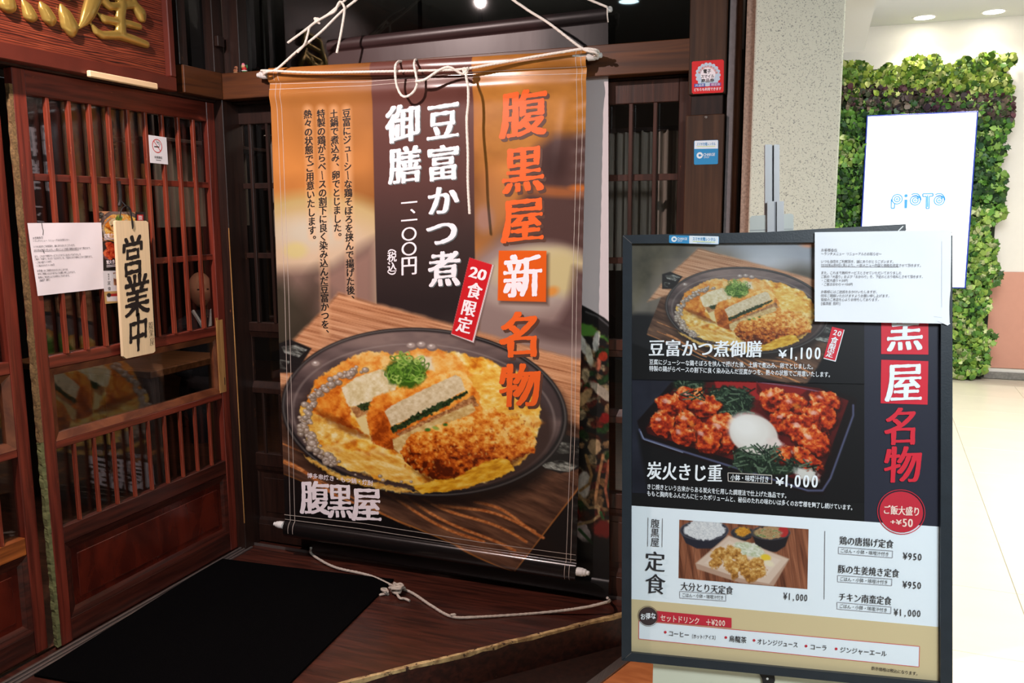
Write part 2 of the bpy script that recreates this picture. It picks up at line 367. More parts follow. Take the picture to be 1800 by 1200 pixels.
    cv.poly([(628, 712), (660, 702), (690, 694), (690, 703), (655, 718), (640, 722)], tex([(0, (26, 38, 18)), (1, (64, 84, 42))], 4, 3, 2), 2, 3, 5)
    cv.poly([(645, 733), (654, 700), (690, 686), (740, 668), (800, 650), (818, 655), (840, 688), (848, 720), (838, 745), (790, 770), (700, 795), (655, 778)],
            tex(FRY, 8*1.6, 7*1.5, 81, 5, amp=1.25, grad=lambda x, y: np.clip((720-y)/160, -.45, .3)), 3, 4, 6, 11)
    cv.poly([(676, 722), (690, 712), (745, 684), (802, 658), (812, 664), (818, 685), (770, 712), (720, 735), (688, 749)], tex([(0, (198, 176, 132)), (.5, (224, 206, 166)), (1, (240, 228, 194))], 6, 5, 91, amp=1.3), 2, 1.5, 6, 1)
    cv.poly([(686, 751), (740, 724), (822, 686), (824, 691), (770, 722), (715, 748), (692, 760)], tex([(0, (18, 30, 14)), (1, (62, 84, 44))], 5, 3, 1), 2, 4, 5, 6)
    cv.poly([(696, 762), (730, 746), (790, 718), (832, 694), (842, 712), (790, 738), (720, 775)], tex([(0, (120, 70, 36)), (.5, (176, 120, 72)), (1, (220, 170, 112))], 5, 4, 3), 2, 3, 5)
    cv.poly([(690, 772), (740, 748), (830, 708), (836, 722), (800, 742), (730, 775), (705, 798), (692, 788)], tex([(0, (200, 160, 92)), (.6, (224, 196, 130)), (1, (240, 220, 160))], 8, 5, 6), 2.5, 2, 5)
    # front cutlet
    cv.poly([(704, 792), (722, 765), (765, 748), (815, 733), (845, 722), (870, 718), (900, 735), (930, 752), (944, 775), (938, 795), (905, 808), (880, 822), (820, 838), (770, 845), (738, 830), (712, 812)],
            tex([(0, (84, 26, 4)), (.2, (150, 56, 8)), (.42, (208, 100, 22)), (.62, (236, 142, 44)), (.8, (248, 178, 74)), (1, (255, 215, 125))], 9, 7, 101, 5, amp=1.35, grad=lambda x, y: np.clip((786-y-(.12*(820-x)))/120, -.5, .28)), 2.5, 4, 5, 13)
    cv.poly([(725, 825), (770, 842), (830, 836), (900, 806), (930, 795), (900, 822), (820, 852), (755, 852)], (78, 26, 6), 9, 3, 8, a=.65)
    for k in range(260):
        t = rnd.random(); x = 712+230*t+rnd.uniform(-6, 6); y = 800-52*t+rnd.uniform(-26, 34); cv.ell(x, y, rnd.uniform(1, 3.4), rnd.uniform(.8, 2.2), rnd.choice([(255, 206, 110), (250, 184, 84), (196, 84, 16), (168, 62, 10)]), rnd.uniform(0, 180), 1.2, a=.5)
    # rolled egg strip
    cv.poly([(725, 855), (770, 842), (800, 842), (835, 820), (868, 806), (892, 806), (904, 826), (870, 842), (800, 862), (740, 868)], tex([(0, (200, 130, 20)), (.5, (238, 180, 40)), (1, (252, 216, 95))], 14, 5, 8, 4, -15), 2, 3, 7)
    cv.poly([(535, 800), (600, 835), (700, 856), (740, 866), (700, 866), (600, 845), (545, 812)], tex([(0, (200, 140, 50)), (1, (248, 214, 120))], 9, 4, 4), 3, 3, 6)
    cv.ell(752, 755, 5, 3, (70, 120, 40), 0, 2); cv.ell(766, 752, 6, 3, (160, 180, 80), 20, 2); cv.ell(783, 746, 4, 2.5, (60, 110, 40), 0, 2)
    # spring onion curls
    cv.ell(714, 655, 36, 26, (58, 96, 26), 0, 7, 6, 8)
    for k in range(58):
        t = rnd.uniform(0, 6.28); rr = math.sqrt(rnd.random()); x = 714+36*rr*math.cos(t); y = 652+25*rr*math.sin(t)-4
        g = rnd.choice([(70, 118, 30), (98, 150, 44), (130, 178, 64), (168, 204, 96), (44, 84, 22)])
        cv.ell(x, y, rnd.uniform(5, 11), rnd.uniform(3, 6), g, rnd.uniform(0, 180), 1.3, hole=rnd.uniform(.5, .75))
    cv.line([(704, 622), (712, 634), (720, 640)], 3, (96, 150, 44), 1.5)
    # steam haze over the far rim
    for k in range(5): cv.ell(600+k*48, 612, 26, 38, (200, 180, 170), 0, 40, a=.13)

def boxmeal(cv):
    """lacquer box of glazed chicken with a soft egg, in the menu board's art coordinates"""
    rnd = random.Random(5)
    cv.poly([(1120, 740), (1180, 672), (1310, 665), (1440, 676), (1506, 700), (1504, 722), (1448, 870), (1420, 868), (1130, 778)], (22, 12, 14), 2)
    cv.poly([(1135, 752), (1190, 674), (1320, 668), (1440, 682), (1492, 704), (1440, 845), (1400, 842), (1138, 762)], tex([(0, (60, 14, 14)), (1, (110, 24, 22))], 30, 30, 2), 2)
    cv.poly([(1255, 668), (1330, 668), (1330, 690), (1345, 704), (1262, 690)], (165, 36, 36), 3); cv.poly([(1330, 672), (1420, 684), (1400, 700), (1350, 700)], (140, 30, 30), 3)
    cv.line([(1124, 755), (1130, 770), (1200, 793), (1300, 824), (1420, 862), (1446, 862), (1460, 840), (1500, 730), (1500, 712)], 3.5, (88, 92, 124), 2.5)
    cv.line([(1330, 671), (1400, 680), (1470, 694)], 1.6, (150, 110, 140), 2)
    cv.line([(1126, 758), (1132, 772), (1200, 795)], 1.5, (150, 160, 190), 1.5)
    for cx, cy, rx, ry in ((1212, 675, 26, 16), (1282, 705, 42, 26), (1330, 806, 42, 26), (1360, 815, 60, 20)):
        cv.ell(cx, cy, rx, ry, tex([(0, (14, 26, 18)), (.6, (34, 54, 36)), (1, (78, 100, 72))], 3, 3, 4), 0, 5, 6, 8)
    def nori(n, cx, cy, rx, ry, sd):
        r = random.Random(sd)
        for k in range(n):
            x = cx+r.uniform(-rx, rx); y = cy+r.uniform(-ry, ry); a = r.uniform(0, 3.14); l = r.uniform(6, 13)
            cv.line([(x-l*math.cos(a), y-l*.7*math.sin(a)), (x+l*math.cos(a), y+l*.7*math.sin(a))], r.uniform(1.6, 2.8), r.choice([(16, 26, 20), (30, 46, 34), (62, 84, 64), (96, 118, 94)]), 1)
    nori(80, 1285, 704, 36, 22, 1); nori(30, 1212, 676, 20, 12, 2)
    GL = [(0, (70, 14, 6)), (.3, (150, 34, 14)), (.55, (205, 66, 24)), (.78, (232, 112, 44)), (1, (250, 180, 120))]
    meats = [(1215, 698, 30, 18, 10), (1178, 712, 26, 20, 20), (1164, 745, 22, 22, 0), (1210, 742, 24, 20, 30), (1240, 715, 26, 18, -10), (1270, 760, 34, 34, 15), (1240, 770, 28, 24, 30), (1200, 765, 22, 18, 10),
             (1360, 702, 26, 22, -10), (1395, 712, 26, 20, 10), (1450, 705, 28, 18, 15), (1440, 735, 30, 26, 20), (1378, 740, 26, 22, 0), (1410, 755, 34, 26, 20), (1430, 775, 34, 22, 30), (1400, 800, 24, 16, 10), (1376, 800, 18, 14, 0), (1425, 815, 22, 14, 30)]
    for k, (x, y, rx, ry, an) in enumerate(meats):
        cv.ell(x+2, y+3, rx+1, ry+1, (46, 10, 8), an, 4, 6, 9, k)
        cv.ell(x, y, rx, ry, tex(GL, 8, 7, 100+k, 5, grad=lambda a, b, yy=y, r=ry: np.clip((yy-b)/r*.25, -.3, .25)), an, 2.5, 7, 9, k)
        cv.ell(x-rx*.3, y-ry*.35, rx*.22, ry*.15, (250, 200, 190), an, 3, 3, 5, k, .75)
        if k % 3 == 0: cv.ell(x+rx*.2, y+ry*.1, rx*.3, ry*.2, (248, 160, 60), an, 4, 4, 6, k, .6)
    cv.ell(1325, 764, 44, 34, (226, 214, 206), 22, 3); cv.ell(1318, 757, 38, 30, (242, 238, 232), 22, 12); cv.ell(1310, 750, 24, 17, (252, 250, 246), 20, 14)
    cv.ell(1362, 778, 14, 8, (238, 222, 216), 20, 5, 3, 5)
    nori(120, 1332, 806, 42, 20, 3); nori(30, 1400, 822, 30, 14, 4); nori(14, 1220, 694, 22, 8, 5)
    cv.ell(1418, 834, 22, 10, (226, 224, 218), 20, 5, 5, 5)

def bento(cv):
    """set meal on a slatted table"""
    cv.poly([(1180, 900), (1430, 905), (1430, 1045), (1180, 1030)], tex([(0, (92, 50, 34)), (.5, (142, 84, 58)), (1, (180, 116, 84))], 5, 90, 3, 4, -10), 1)
    for k in range(22): cv.line([(1190+k*12, 905), (1172+k*14, 1045)], 1, (70, 38, 28), 1.2, .5)
    def bowl(cx, cy, rx, ry, col, inner, h):
        cv.poly([(cx-rx, cy), (cx-rx*.75, cy+h*.7), (cx-rx*.3, cy+h), (cx+rx*.3, cy+h), (cx+rx*.75, cy+h*.7), (cx+rx, cy)], col, 2)
        cv.ell(cx, cy, rx, ry, (96, 96, 106), 0, 1.5); cv.ell(cx, cy, rx*.95, ry*.92, col, 0, 1.5); cv.ell(cx, cy, rx*.86, ry*.85, inner, 0, 2, 2, 4)
    bowl(1238, 932, 43, 18, (42, 42, 54), (235, 236, 238), 32)
    cv.ell(1240, 930, 32, 19, tex([(0, (205, 208, 214)), (1, (250, 250, 250))], 2.2, 1.8, 5), 0, 2, 3, 4)
    bowl(1305, 936, 20, 10, (34, 34, 42), (70, 66, 66), 14); cv.ell(1306, 934, 13, 8, tex([(0, (190, 120, 30)), (1, (240, 180, 70))], 3, 3, 2), 0, 2, 3, 4)
    bowl(1355, 936, 34, 13, (36, 32, 36), (188, 148, 108), 34); cv.ell(1377, 934, 9, 10, (190, 50, 50), 0, 2)
    cv.ell(1350, 937, 24, 8, tex([(0, (150, 120, 80)), (.6, (200, 168, 124)), (.8, (90, 130, 70)), (1, (235, 230, 220))], 5, 3, 4), 0, 3)
    cv.poly([(1222, 990), (1280, 940), (1388, 982), (1360, 1030), (1300, 1024), (1225, 1000)], (196, 160, 138), 2)
    cv.poly([(1224, 990), (1281, 942), (1386, 983), (1352, 1026), (1300, 1016)], (228, 202, 182), 2)
    cv.poly([(1238, 990), (1282, 950), (1372, 984), (1345, 1014), (1300, 1008)], (236, 214, 196), 3)
    cv.ell(1318, 966, 28, 12, tex([(0, (190, 200, 160)), (1, (246, 246, 236))], 4, 2, 5, ang=20), 15, 3, 4, 5); cv.ell(1346, 980, 9, 6, (244, 208, 60), 10, 3); cv.ell(1352, 990, 9, 5, (246, 232, 200), 20, 3)
    KG = [(0, (136, 84, 30)), (.4, (190, 130, 58)), (.75, (222, 170, 92)), (1, (240, 205, 140))]
    for k, (x, y, rx, ry) in enumerate([(1266, 974, 17, 12), (1258, 990, 10, 10), (1290, 972, 17, 12), (1285, 994, 18, 11), (1306, 990, 14, 13), (1292, 1004, 14, 8), (1330, 992, 14, 14), (1322, 1012, 13, 12), (1335, 1006, 12, 10), (1312, 1006, 8, 8)]):
        cv.ell(x, y, rx, ry, tex(KG, 5, 4, 60+k, 5, grad=lambda a, b, yy=y: np.clip((yy-b)/40, -.3, .3)), 20*k, 2.5, 5, 6, k)

def grid_print(name, panel, sxs, tys, paint, m, parent, k=.8, eps=0.0, smooth=True):
    """a sheet (grid) carrying a painted print; sxs,tys: local coordinates of the grid lines"""
    S, T = (sxs, tys) if np.ndim(sxs) == 2 else np.meshgrid(sxs, tys)
    s = S.ravel(); t = T.ravel(); ny, nx = S.shape
    flat = panel.O+s[:, None]*panel.ux+t[:, None]*panel.uy
    W = flat+(panel.disp(s, t)+eps)[:, None]*panel.n
    ax, ay = proj(flat) if panel.art is None else panel.art(s, t)
    cv = Cv(ax, ay); paint(cv)
    i = np.arange(nx*ny).reshape(ny, nx)
    Fa = np.stack([i[:-1, :-1], i[:-1, 1:], i[1:, 1:], i[1:, :-1]], -1).reshape(-1, 4)
    keep = panel.clip(ax, ay) if panel.clip else None
    if keep is not None: Fa = Fa[keep[Fa].all(1)]
    o = mk(name, W, Fa, m, parent, smooth=smooth)
    a = o.data.color_attributes.new('print', 'FLOAT_COLOR', 'POINT')
    c = np.ones((len(s), 4), np.float32); c[:, :3] = lin(np.clip(cv.c, 0, 255))*k; a.data.foreach_set('color', c.ravel())
    return o
class Panel:
    """a flat printed face in the scene: origin, axes, normal; s,t in metres"""
    def __init__(p, O, ux, n, uy=None):
        p.O = np.array(O, float); p.ux = np.array(ux, float)/np.linalg.norm(ux); p.n = np.array(n, float)/np.linalg.norm(n)
        p.uy = np.cross(p.n, p.ux) if uy is None else uy; p.art = None; p.clip = None; p.disp = lambda s, t: np.zeros_like(s)
    def hit(p, x, y):
        d = ray(x, y); return CAM+d*(((p.O-CAM)@p.n)/(d@p.n))
    def st(p, x, y):
        v = p.hit(x, y)-p.O; return np.array([v@p.ux, v@p.uy])
    def w(p, s, t, e=0.0):
        s = np.asarray(s, float); t = np.asarray(t, float)
        return p.O+s[..., None]*p.ux+t[..., None]*p.uy+(p.disp(s, t)+e)[..., None]*p.n
    def quad(p, name, pts, m, parent, e=.0004, thick=0.0, sub=1, loc=None):
        A = np.array([p.st(*q) for q in pts])
        if thick:
            top = p.w(A[:, 0], A[:, 1], e+thick); bot = p.w(A[:, 0], A[:, 1], e); n = len(A)
            V = np.concatenate([top, bot]); Fs = [list(range(n)), [n+k for k in range(n)][::-1]]+[[k, n+k, n+(k+1) % n, (k+1) % n] for k in range(n)]
            if (A[1][0]-A[0][0])*(A[2][1]-A[1][1])-(A[1][1]-A[0][1])*(A[2][0]-A[1][0]) < 0: Fs = [f[::-1] for f in Fs]
            return mk(name, V, Fs, m, parent, loc)
        if sub > 1 and len(A) == 4:
            g = np.linspace(0, 1, sub+1); U, Vv = np.meshgrid(g, g); U = U.ravel()[:, None]; Vv = Vv.ravel()[:, None]
            Q = (A[0]*(1-U)+A[1]*U)*(1-Vv)+(A[3]*(1-U)+A[2]*U)*Vv; i = np.arange((sub+1)**2).reshape(sub+1, sub+1)
            Fa = np.stack([i[:-1, :-1], i[1:, :-1], i[1:, 1:], i[:-1, 1:]], -1).reshape(-1, 4)
            return mk(name, p.w(Q[:, 0], Q[:, 1], e), Fa, m, parent, loc)
        Fs = [list(range(len(A)))]
        return mk(name, p.w(A[:, 0], A[:, 1], e), Fs, m, parent, loc)
    def disc(p, name, cx, cy, r, m, parent, e=.0006, r2=None, n=40):
        c = p.st(cx, cy); R = np.linalg.norm(p.st(cx+r, cy)-c); th = np.linspace(0, 2*math.pi, n, endpoint=False)
        if r2 is None:
            return mk(name, p.w(c[0]+R*np.cos(th), c[1]+R*np.sin(th), e), [list(range(n))], m, parent)
        R2 = R*r2/r; V = np.concatenate([p.w(c[0]+R*np.cos(th), c[1]+R*np.sin(th), e), p.w(c[0]+R2*np.cos(th), c[1]+R2*np.sin(th), e)])
        return mk(name, V, [[k, (k+1) % n, n+(k+1) % n, n+k] for k in range(n)], m, parent)
    def strokes(p, name, lines, wd, m, parent, e=.0008, seg=.02):
        """thin printed or sewn lines, wd in photo pixels; follows the sheet's bulges"""
        if len(lines) > 1: return [p.strokes(name, [q], wd, m, parent, e, seg) for q in lines]
        V = []; Fs = []
        for P in lines:
            for a, b in zip(P[:-1], P[1:]):
                j0 = p.st(a[0]+1, a[1])-p.st(*a); j1 = p.st(a[0], a[1]+1)-p.st(*a); sc_ = abs(j0[0]*j1[1]-j0[1]*j1[0])**.5; a = p.st(*a); b = p.st(*b); h = wd*sc_/2
                d = b-a; L = np.linalg.norm(d); d /= L; nn = np.array([-d[1], d[0]])*h; n = max(1, int(L/seg)); k = len(V)
                for j in range(n+1):
                    q = a+d*L*j/n
                    for sg in (-1, 1): V.append(p.w(q[0]+sg*nn[0], q[1]+sg*nn[1], e))
                Fs += [[k+2*j, k+2*j+2, k+2*j+3, k+2*j+1] for j in range(n)]
        return mk(name, V, Fs, m, parent)

# ------------------------------------------------------------------ lettering
_tc = bpy.data.curves.new('glyph', 'FONT'); _to = bpy.data.objects.new('glyph', _tc); COL.objects.link(_to)
_gc = {}
def _eval(o):
    bpy.context.view_layer.update(); dg = bpy.context.evaluated_depsgraph_get()
    m = bpy.data.meshes.new_from_object(o.evaluated_get(dg)); return m
def glyph(ch, style=None):
    """outline of one character as a filled mesh in em units, centred on its cell"""
    key = (ch, style)
    if key in _gc: return _gc[key]
    _tc.body = ch
    if style is None or style[0] == 'plain':
        _tc.fill_mode = 'FRONT'; _tc.resolution_u = 2; _tc.offset = style[1] if style else 0.0; m = _eval(_to)
    else:
        _, a, b, shear, rough, seed = style
        _tc.fill_mode = 'NONE'; _tc.resolution_u = 5; _tc.offset = 0; m = _eval(_to)
        co = np.array([v.co[:2] for v in m.vertices]); adj = {}
        for e in m.edges:
            i, j = e.vertices; adj.setdefault(i, []).append(j); adj.setdefault(j, []).append(i)
        bpy.data.meshes.remove(m); seen = set(); loops = []
        for v0 in adj:
            if v0 in seen: continue
            L = [v0]; seen.add(v0); cur = v0
            while True:
                nx = [q for q in adj[cur] if q not in seen]
                if not nx: break
                cur = nx[0]; seen.add(cur); L.append(cur)
            if len(L) > 2: loops.append(co[L])
        def area(P): return .5*np.sum(P[:, 0]*np.roll(P[:, 1], -1)-np.roll(P[:, 0], -1)*P[:, 1])
        RL = []
        big = max(loops, key=lambda P: abs(area(P))); so = 1 if area(big) > 0 else -1
        # orientation by nesting: a loop inside another is a counter
        def inside(pt, P): return sdpoly(np.array([pt[0]]), np.array([pt[1]]), P)[0] < 0
        for li, P in enumerate(loops):
            nest = sum(1 for lj, Q in enumerate(loops) if lj != li and inside(P[0], Q))
            want = 1 if nest % 2 == 0 else -1
            if (area(P) > 0) != (want > 0): P = P[::-1]
            seg = np.linalg.norm(np.roll(P, -1, 0)-P, axis=1); cum = np.concatenate([[0], np.cumsum(seg)]); n = max(8, int(cum[-1]/.018))
            tt = np.linspace(0, cum[-1], n, endpoint=False); PP = np.concatenate([P, P[:1]])
            R = np.stack([np.interp(tt, cum, PP[:, k]) for k in (0, 1)], 1)
            for _ in range(2): R = .5*R+.25*(np.roll(R, 1, 0)+np.roll(R, -1, 0))
            tg = np.roll(R, -1, 0)-np.roll(R, 1, 0); tg /= np.linalg.norm(tg, axis=1)[:, None]+1e-9; nn = np.stack([tg[:, 1], -tg[:, 0]], 1)
            off = a*np.abs(nn[:, 0])+b*np.abs(nn[:, 1])
            nz = vn(R[:, 0]*7+seed, R[:, 1]*7, 3)-.5; nz2 = vn(R[:, 0]*22+seed, R[:, 1]*22, 5)-.5
            R = R+nn*(off+rough*nz+rough*.4*nz2)[:, None]
            R[:, 1] += shear*(R[:, 0]-.5)
            R[:, 0] += .5*shear*np.sin((R[:, 1]-.4)*2.2)*.4
            RL.append(R)
        from mathutils.geometry import delaunay_2d_cdt
        pts = np.concatenate(RL); ed = []; k0 = 0
        for R in RL: ed += [(k0+i, k0+(i+1) % len(R)) for i in range(len(R))]; k0 += len(R)
        vo, eo, fo, _a, _b, _c = delaunay_2d_cdt([Vector(p) for p in pts], ed, [], 0, 1e-6)
        vo = np.array([tuple(v) for v in vo]); fo = np.array([list(f) for f in fo]); cen = vo[fo].mean(1); wn = np.zeros(len(cen))
        for R in RL:                                   # winding number: overlaps stay ink, counters stay open
            for (ax, ay), (bx, by) in zip(R, np.roll(R, -1, 0)):
                cr = (bx-ax)*(cen[:, 1]-ay)-(cen[:, 0]-ax)*(by-ay)
                wn += ((ay <= cen[:, 1]) & (by > cen[:, 1]) & (cr > 0)).astype(int)-((ay > cen[:, 1]) & (by <= cen[:, 1]) & (cr < 0)).astype(int)
        fo = fo[wn > 0]; m = bpy.data.meshes.new('g'); m.from_pydata([(x, y, 0) for x, y in vo], [], [list(map(int, f)) for f in fo])
    V = np.array([v.co[:2] for v in m.vertices]) if len(m.vertices) else np.zeros((0, 2)); Fs = [list(p.vertices) for p in m.polygons]
    bpy.data.meshes.remove(m)
    half = ord(ch) < 0x250
    if len(V):
        adv = (V[:, 0].max()+V[:, 0].min()) if half else 1.0
        V = V-np.array([adv/2, .38 if not half else .345])
    _gc[key] = (V, Fs); return _gc[key]
def letter(panel, items, m, parent, name='lettering', style=None, e=.0007):
    """items: (char, cx, cy, w, h, rot) with centre and em size in photo pixels on this panel"""
    if name != 'lettering' and len(items) > 1: return [letter(panel, [q], m, parent, name, style, e) for q in items]
    V = []; Fs = []
    for ch, cx, cy, w_, h_, rot in items:
        if ch == ' ': continue
        st_ = (style[:5]+(len(V) % 17,)) if style and style[0] == 'brush' else style
        if style and style[0] == 'brush': st_ = style[:5]+(ord(ch) % 13,)
        g, f = glyph(ch, st_)
        if not len(g): continue
        c = panel.st(cx, cy); mx_ = np.linalg.norm(panel.st(cx+1, cy)-c); my_ = np.linalg.norm(panel.st(cx, cy+1)-c)
        q = g*np.array([w_*mx_, h_*my_]); ca, sa = math.cos(rot), math.sin(rot)
        q = np.stack([q[:, 0]*ca-q[:, 1]*sa, q[:, 0]*sa+q[:, 1]*ca], 1)+c
        k = len(V); V += list(panel.w(q[:, 0], q[:, 1], e)); Fs += [[i+k for i in p_] for p_ in f]
    if not V: return None
    return mk(name, V, Fs, m, parent)
def vtext(panel, s, a, b, w_, h_, m, parent, **kw):
    n = len(s); it = []
    for i, ch in enumerate(s):
        t = i/(n-1) if n > 1 else 0; x = a[0]+(b[0]-a[0])*t; y = a[1]+(b[1]-a[1])*t; rot = 0
        if ch in 'ー（）()～': rot = -math.pi/2
        if ch in '、。': x += w_*.55; y -= h_*.5
        if ch in 'ュ': x += w_*.08; y -= h_*.08
        it.append((ch, x, y, w_, h_, rot))
    return letter(panel, it, m, parent, **kw)
def htext(panel, s, a, b, h_, m, parent, rot=0.0, **kw):
    adv = [(.6 if ch != ' ' else .5) if ord(ch) < 0x250 else 1.0 for ch in s]; tot = sum(adv); L = math.hypot(b[0]-a[0], b[1]-a[1]); cur = 0; it = []
    pa = panel.st(*a); pb = panel.st(*b); ang = math.atan2(pb[1]-pa[1], pb[0]-pa[0]) if rot is None else rot
    for ch, ad in zip(s, adv):
        t = (cur+ad/2)/tot; cur += ad
        it.append((ch, a[0]+(b[0]-a[0])*t, a[1]+(b[1]-a[1])*t, L/tot, h_, ang))
    return letter(panel, it, m, parent, **kw)

# ------------------------------------------------------------------ materials
W_DOOR = wood('door_wood', (76, 26, 18), (124, 50, 36), (26, 26, 1.4), .36, .06, (176, 98, 56))
W_SLAT = wood('slat_wood', (92, 34, 22), (146, 64, 42), (40, 40, 2.0), .36, .10, (205, 130, 84))
W_RAIL = wood('rail_wood', (76, 27, 19), (122, 50, 36), (1.6, 30, 26), .36, .07, (196, 120, 74))
W_FRAME = wood('pane_frame_wood', (84, 42, 24), (122, 70, 42), (6, 20, 6), .42, .04, (196, 140, 84))
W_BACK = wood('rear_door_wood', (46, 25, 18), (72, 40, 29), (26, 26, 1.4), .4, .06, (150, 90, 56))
W_LOW = wood('lower_rail_wood', (46, 19, 14), (78, 34, 25), (1.6, 30, 26), .36, .06, (150, 90, 60))
W_LIT = wood('lit_rail_wood', (120, 62, 26), (176, 98, 44), (1.6, 30, 26), .36, .03)  # lit rail of the left door: warm light put into a more orange wood
W_PANEL = wood('panel_wood', (56, 15, 9), (92, 30, 18), (5, 20, 2.0), .25, 0, coat=.5)
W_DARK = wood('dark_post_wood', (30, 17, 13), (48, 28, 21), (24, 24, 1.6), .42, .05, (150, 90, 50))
W_BEAM = wood('beam_wood', (62, 32, 12), (98, 54, 22), (1.2, 1.2, 20), .45, .0)
W_POST = wood('post_wood', (54, 34, 22), (80, 52, 34), (26, 26, 1.2), .42, .07, (140, 84, 50))
W_STEP = wood('step_wood', (44, 21, 16), (78, 38, 28), (2.2, 26, 26), .36, .05, (150, 118, 80), wscale=16)
W_EDGE = wood('worn_edge_wood', (140, 110, 72), (214, 184, 130), (14, 14, 14), .7, .14, (60, 36, 26), wscale=14)
W_SIGN = wood('sign_wood', (108, 44, 28), (152, 72, 46), (9, 2.2, 26), .42, 0, rings=1.2)
W_SIGNF = mat('sign_frame', (90, 36, 25), .4, noise=.15, nscale=12, bump=.1)
W_PALE = mat('pale_wood', (244, 214, 170), .55, noise=.06, nscale=5, stretch=(1, 1, 8))
W_PLAQ = mat('plaque_wood', (236, 212, 172), .5, noise=.05, nscale=6, stretch=(8, 20, .6))
W_ORNG = wood('orange_floor_wood', (176, 100, 54), (206, 128, 74), (3, 12, 3), .5, 0)
W_GLD = mat('gold_lacquer', (196, 164, 84), .28, .6, noise=.05, coat=.3)
W_PATCH = wood('stripped_wood', (150, 104, 56), (196, 150, 92), (20, 20, 2), .6, .05, (90, 50, 30))
M_BLACK = mat('black_gap', (10, 9, 9), .8)
M_MAT = mat('mat_rubber', (3, 3, 4), .9, spec=.05, noise=.2, nscale=120, bump=.6, bscale=500)
M_STEEL = mat('track_steel', (150, 142, 138), .35, .8, noise=.15, nscale=14, stretch=(30, 1, 1))
M_ALU = mat('aluminium', (168, 168, 170), .38, .3, noise=.03)
M_ALUD = mat('aluminium_groove', (120, 120, 124), .4, .4)
M_CREAM = mat('cream_metal', (218, 220, 200), .4, noise=.02)
M_FRAME = mat('black_frame', (34, 42, 50), .42, noise=.1, nscale=40, bump=.1, bscale=300)
M_TAPE = mat('moss_tape', (104, 106, 66), .8, noise=.25, nscale=40, bump=.5, bscale=150)
M_FIBRE = mat('fibre_strip', (112, 88, 54), .9, noise=.4, nscale=150, bump=.8, bscale=400)
M_ROPE = mat('rope', (238, 230, 220), .75, noise=.08, nscale=200)
M_ROPED = mat('rope_floor', (190, 180, 168), .8, noise=.15, nscale=120)
M_PLAS = mat('white_plastic', (232, 232, 230), .35)
M_CORD = mat('black_cord', (18, 16, 18), .6)
M_WALL = mat('white_wall', (236, 232, 226), .7, noise=.01)
M_PINK = mat('pink_wall', (206, 150, 132), .65, noise=.015)
M_BASE = mat('grey_skirting', (130, 128, 124), .6, noise=.2, nscale=60)
M_SHELL = mat('mall_shell_grey', (104, 104, 104), .8)
M_CEIL = mat('ceiling_paint', (228, 230, 230), .8)
M_TILE = mat('cream_tile', (240, 232, 212), .22, noise=.025, nscale=3, stretch=(1, 2, 1))
M_GROUT = mat('grout', (196, 188, 172), .8)
M_GAPC = mat('grey_plaster', (126, 122, 124), .85, noise=.12, nscale=60, bump=.4)
M_JAMB = mat('pink_grit', (158, 132, 116), .9, noise=.3, nscale=140, bump=.6)
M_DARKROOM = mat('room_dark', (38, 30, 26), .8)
M_CURT = mat('curtain', (150, 140, 128), .85, noise=.15, nscale=20, stretch=(8, 8, .5))
M_WHITEP = mat('paper', (246, 240, 246), .6, noise=.01)
M_PAPERB = mat('paper_cool', (238, 242, 250), .6, noise=.01)
M_INK = mat('ink_black', (22, 20, 22), .5)
M_GREYINK = mat('ink_grey', (96, 92, 98), .6)
M_WTXT = mat('ink_white', (250, 240, 246), .45)
M_RED = mat('ink_red', (206, 44, 46), .45)
M_ORANGE = mat('ink_orange', (240, 100, 34), .42)
M_SHADOW = mat('ink_drop_shadow', (88, 56, 44), .45)
M_GLASS = glass('window_glass')
M_GLASSD = glass('transom_glass', (.3, .32, .33), .9)

# ------------------------------------------------------------------ floors, mall shell
LZ = -.12
fl = thing('floor', None, None, (1.5, 4, LZ)); fl['kind'] = 'structure'
mk('subfloor', [(-2.6, -3, LZ-.004), (5, -3, LZ-.004), (5, 9, LZ-.004), (-2.6, 9, LZ-.004)], [[0, 1, 2, 3]], M_GROUT, fl)
ts = .6; ta = math.radians(-3); tv, tf = boxm(-ts/2+.0012, ts/2-.0012, -ts/2+.0012, ts/2-.0012, -.01, 0, .001)
t0 = None
for i in range(-4, 8):
    for j in range(-3, 15):
        x = .95+i*ts*math.cos(ta)-j*ts*math.sin(ta); y = 1.05+i*ts*math.sin(ta)+j*ts*math.cos(ta)
        if x < -.9 or x > 4.8 or y > 8.6 or (x < -.1 and y > 2.0) or (y < 1.2 and x < -.6): continue
        if t0 is None:
            t0 = mk('floor_tile', np.array(tv)+np.array([x, y, LZ]), tf, M_TILE, fl, (x, y, LZ))
            t0.rotation_euler.z = ta; t0['_'] = 0; del t0['_']
        else:
            o = bpy.data.objects.new('floor_tile', t0.data); link(o, fl, (x, y, LZ)); o.rotation_euler.z = ta
def flat(name, V, m, kind=True, parent=None):
    o = mk(name, V, [list(range(len(V)))], m, parent, None if parent else tuple(np.mean(V, 0)))
    if kind: o['kind'] = 'structure'
    return o
YB = 8.9
zs = at(1800, 478, y=YB)[2]
wb = struct(box('wall_back', -3, 5, YB, YB+.12, LZ, 3.2, M_WALL, b=0))
box('lower_wall', .9, 5, YB-.012, YB, LZ+.1, zs, M_PINK, wb, b=.003)
struct(box('baseboard_back', .9, 5, YB-.03, YB-.0125, LZ, at(1800, 655, y=YB)[2], M_BASE, b=.002))
struct(box('wall_right', 4.9, 5.0, -3, 9, LZ, 3.2, M_SHELL, b=0))
struct(box('wall_front', -7, 5, -3.1, -3, LZ, 3.2, M_SHELL, b=0))
ZS, ZC = 2.66, 3.12
sx = at(1540, 0, z=ZS)[0]
